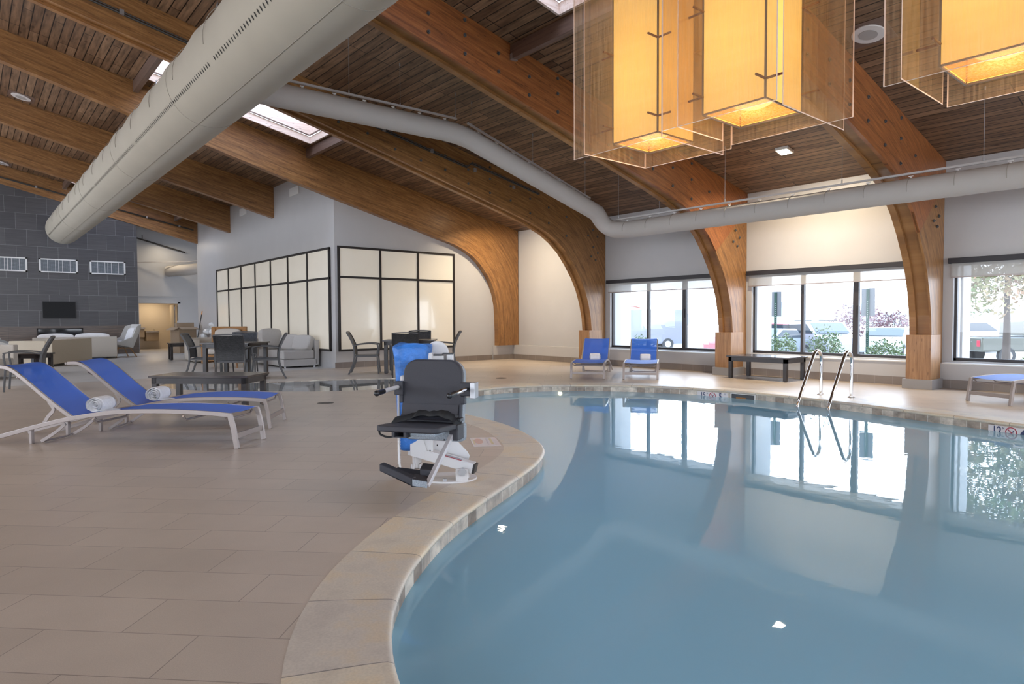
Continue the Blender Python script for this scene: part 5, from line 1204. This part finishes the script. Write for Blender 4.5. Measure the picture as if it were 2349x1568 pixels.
def car(label,x,y,rz,col,kind="sedan",scale=1):
    g=thing("parked_car",label,"car",(x,y,LOT),rz); pm=paint(label[:10]+'_paint',col); L=2.25; W=.88
    prof={'sedan':[(-L,.35),(-L,.72),(-1.75,.92),(-1.25,.95),(-.75,1.40),(.35,1.43),(1.05,1.0),(2.0,.85),(L,.6),(L,.35)],
          'suv':[(-L,.4),(-L,.95),(-2.1,1.1),(-1.9,1.62),(.25,1.68),(1.0,1.12),(2.0,1.0),(L,.75),(L,.4)],
          'van':[(-2.7,.35),(-2.7,2.3),(-2.5,2.45),(1.7,2.45),(2.2,1.5),(2.75,1.2),(2.8,.35)],
          'pickup':[(-2.7,.5),(-2.7,1.08),(-.75,1.08),(-.7,1.72),(.5,1.75),(1.1,1.2),(2.5,1.1),(2.7,.8),(2.7,.5)]}[kind]
    def ext(poly,w,name,mat,par,b=.06):
        n=len(poly); vs=[(px,-w,pz) for px,pz in poly]+[(px,w,pz) for px,pz in poly]
        return MB().add(vs,[tuple(range(n)),tuple(reversed(range(n,2*n)))]+[(i,(i+1)%n,n+(i+1)%n,n+i) for i in range(n)]).build(name,mat,par,bevel=b,seg=2,smooth=True)
    bd=ext(prof,W,'body',pm,g)
    wn={'sedan':[(-1.15,1.0),(-.72,1.34),(.32,1.37),(.9,1.02)],'suv':[(-1.8,1.15),(-1.7,1.54),(.2,1.6),(.85,1.16)],'van':[(1.0,1.55),(1.0,2.2),(1.7,2.2),(2.05,1.55)],'pickup':[(-.6,1.22),(-.58,1.62),(.45,1.66),(.95,1.24)]}[kind]
    ext(wn,W+.006,'side_glass',M['carglass'],g,0)
    top=prof[-5] if kind!='van' else prof[3]; bot=prof[-4] if kind!='van' else prof[4]
    k=[i for i in range(len(prof)) if prof[i]==top][0]
    (ax,az),(bx,bz)=prof[k],prof[k+1]; MB().add([(ax+.05,-W*.85,az-.03),(ax+.05,W*.85,az-.03),(bx-.02,W*.85,bz+.06),(bx-.02,-W*.85,bz+.06)],[(0,1,2,3)]).build('windscreen',M['carglass'],g)
    for wx in ((-1.4,1.4) if kind in('sedan','suv') else (-1.7,1.75)):
        for sy in (-1,1):
            wh=MB().cyl((wx,sy*(W-.12),.34),(wx,sy*(W+.03),.34),.34,24).build('wheel',M['tyre'],g); MB().cyl((wx,sy*(W+.03),.34),(wx,sy*(W+.045),.34),.2,12).build('hub',M['steel'],wh)
    for sy in (-1,1):
        MB().box(prof[-1][0]-.06,sy*.62-.16,.62,prof[-1][0]+.02,sy*.62+.16,.76).build('headlamp',M['white'],g,bevel=.02); MB().box(prof[0][0]-.02,sy*.7-.09,.7,prof[0][0]+.05,sy*.7+.09,.95).build('tail_lamp',M['redink'],g,bevel=.01)
    if kind in('suv','sedan') and 'rack' in label: MB().bar((-1.5,-.6,1.76),(.1,-.6,1.76),.03).bar((-1.5,.6,1.76),(.1,.6,1.76),.03).build('roof_rails',M['rubber'],g)
    if kind=='pickup': MB().box(-2.6,-.72,1.0,-.8,.72,1.1).build('bed_liner',M['rubber'],g)
    return g
car('dusty red car outside the first window, mostly hidden by the arch leg',29.3,16.7,math.radians(165),(.30,.07,.08),'suv')  # red washed out in the paint colour to imitate outdoor glare
car('grey van outside the first window behind the sign',31.7,25.7,math.radians(140),(.18,.19,.22),'van')
car('silver-blue car outside the second window behind the left sign',27.5,14.8,math.radians(175),(.22,.25,.28),'sedan')
car('pale wagon with a roof rack outside the second window, in the middle',30.3,13.7,math.radians(232),(.27,.28,.30),'suv')
car('white car outside the second window behind the right sign',33.0,11.9,math.radians(190),(.34,.34,.34),'sedan')
car('dark green pickup outside the third window',33.4,6.6,math.radians(-40),(.075,.075,.055),'pickup')
car('white car parked beyond the pickup outside the third window',40.4,10.6,math.radians(-40),(.66,.66,.66),'suv')
mb=MB()
vs=[];n=40
for i in range(n+1):
    y=-40+4.4*i; h=2.2+.4*math.sin(i*.9)+3.0*math.exp(-((y-56)/8)**2); vs+=[(118,y,GZ),(112+8,y,h)]
mb.add(vs,[(2*i,2*i+2,2*i+3,2*i+1) for i in range(n)]); struct(mb.build('hills',M['hillm']))
g=thing('far_building','low red-roofed building far across the lot through the first window','building',(70,62,GZ),.6); MB().box(-6,-4,0,6,4,3).build('wall',M['outwall'],g); MB().add([(-6.5,-4.5,3),(6.5,-4.5,3),(6.5,4.5,3),(-6.5,4.5,3),(-4,0,4.6),(4,0,4.6)],[(0,1,5,4),(2,3,4,5),(1,2,5),(3,0,4)]).build('roof',pmat('red_roof',(.5,.16,.12),.7),g)

# ============================================================ LIGHT, CAMERA
w=bpy.data.worlds.new('world'); SC.world=w; w.use_nodes=True; N=w.node_tree.nodes; L=w.node_tree.links; bg=N['Background']
tc=N.new('ShaderNodeTexCoord'); sp=N.new('ShaderNodeSeparateXYZ'); L.new(tc.outputs['Generated'],sp.inputs[0]); r=ramp(N,[(.0,(.86,.90,1.0)),(.5,(.84,.90,1.0)),(.62,(.74,.84,1.0)),(1.0,(.50,.68,1.0))])
mp=N.new('ShaderNodeMapRange'); mp.inputs['From Min'].default_value=-1; L.new(sp.outputs['Z'],mp.inputs['Value']); L.new(mp.outputs[0],r.inputs[0]); L.new(r.outputs[0],bg.inputs[0]); bg.inputs[1].default_value=WORLD
# left hall: warm fill lights added beyond the view, without fixtures
for (x,y,e) in ((-4.5,8,HALL_FILL),(-4.5,16,HALL_FILL),(-4.5,24,HALL_FILL)):
    ld=bpy.data.lights.new('hall_fill','AREA'); ld.shape='DISK'; ld.size=.5; ld.energy=e; ld.color=(1,.80,.56)
    lo=bpy.data.objects.new('hall_fill',ld); COL.objects.link(lo); lo.location=(x,y,4.6)
for (x,y,z,e,c) in ((6.0,30.4,2.1,14,(1,.76,.48)),(6.1,28.4,4.3,16,(1,.86,.66))):
    ld=bpy.data.lights.new('hallway_lamp','AREA'); ld.shape='DISK'; ld.size=.3; ld.energy=e; ld.color=c
    lo=bpy.data.objects.new('hallway_lamp',ld); COL.objects.link(lo); lo.location=(x,y,z)
cd=bpy.data.cameras.new('camera'); cam=bpy.data.objects.new('camera',cd); COL.objects.link(cam); SC.camera=cam
cd.sensor_width=36; cd.lens=1486/2349*36; cd.clip_start=.05; cd.clip_end=500
yaw,pit,rol=map(math.radians,(40.04,-2.035,-.283))
F_=Vector((math.sin(yaw)*math.cos(pit),math.cos(yaw)*math.cos(pit),math.sin(pit))); R_=Vector((math.cos(yaw),-math.sin(yaw),0)); U_=R_.cross(F_)
R2=R_*math.cos(rol)+U_*math.sin(rol); U2=-R_*math.sin(rol)+U_*math.cos(rol)
m=Matrix((R2,U2,-F_)).transposed().to_4x4(); m.translation=(0,0,H_CAM); cam.matrix_world=m
vs=SC.view_settings; vs.view_transform='Standard'; vs.look='None'; vs.gamma=1; vs.exposure=EXPO; vs.use_curve_mapping=False
cy=SC.cycles; cy.use_denoising=True; cy.adaptive_threshold=.02; cy.max_bounces=10; cy.diffuse_bounces=5; cy.glossy_bounces=5; cy.transmission_bounces=6; cy.transparent_max_bounces=24; cy.sample_clamp_indirect=6; cy.caustics_reflective=False; cy.caustics_refractive=False
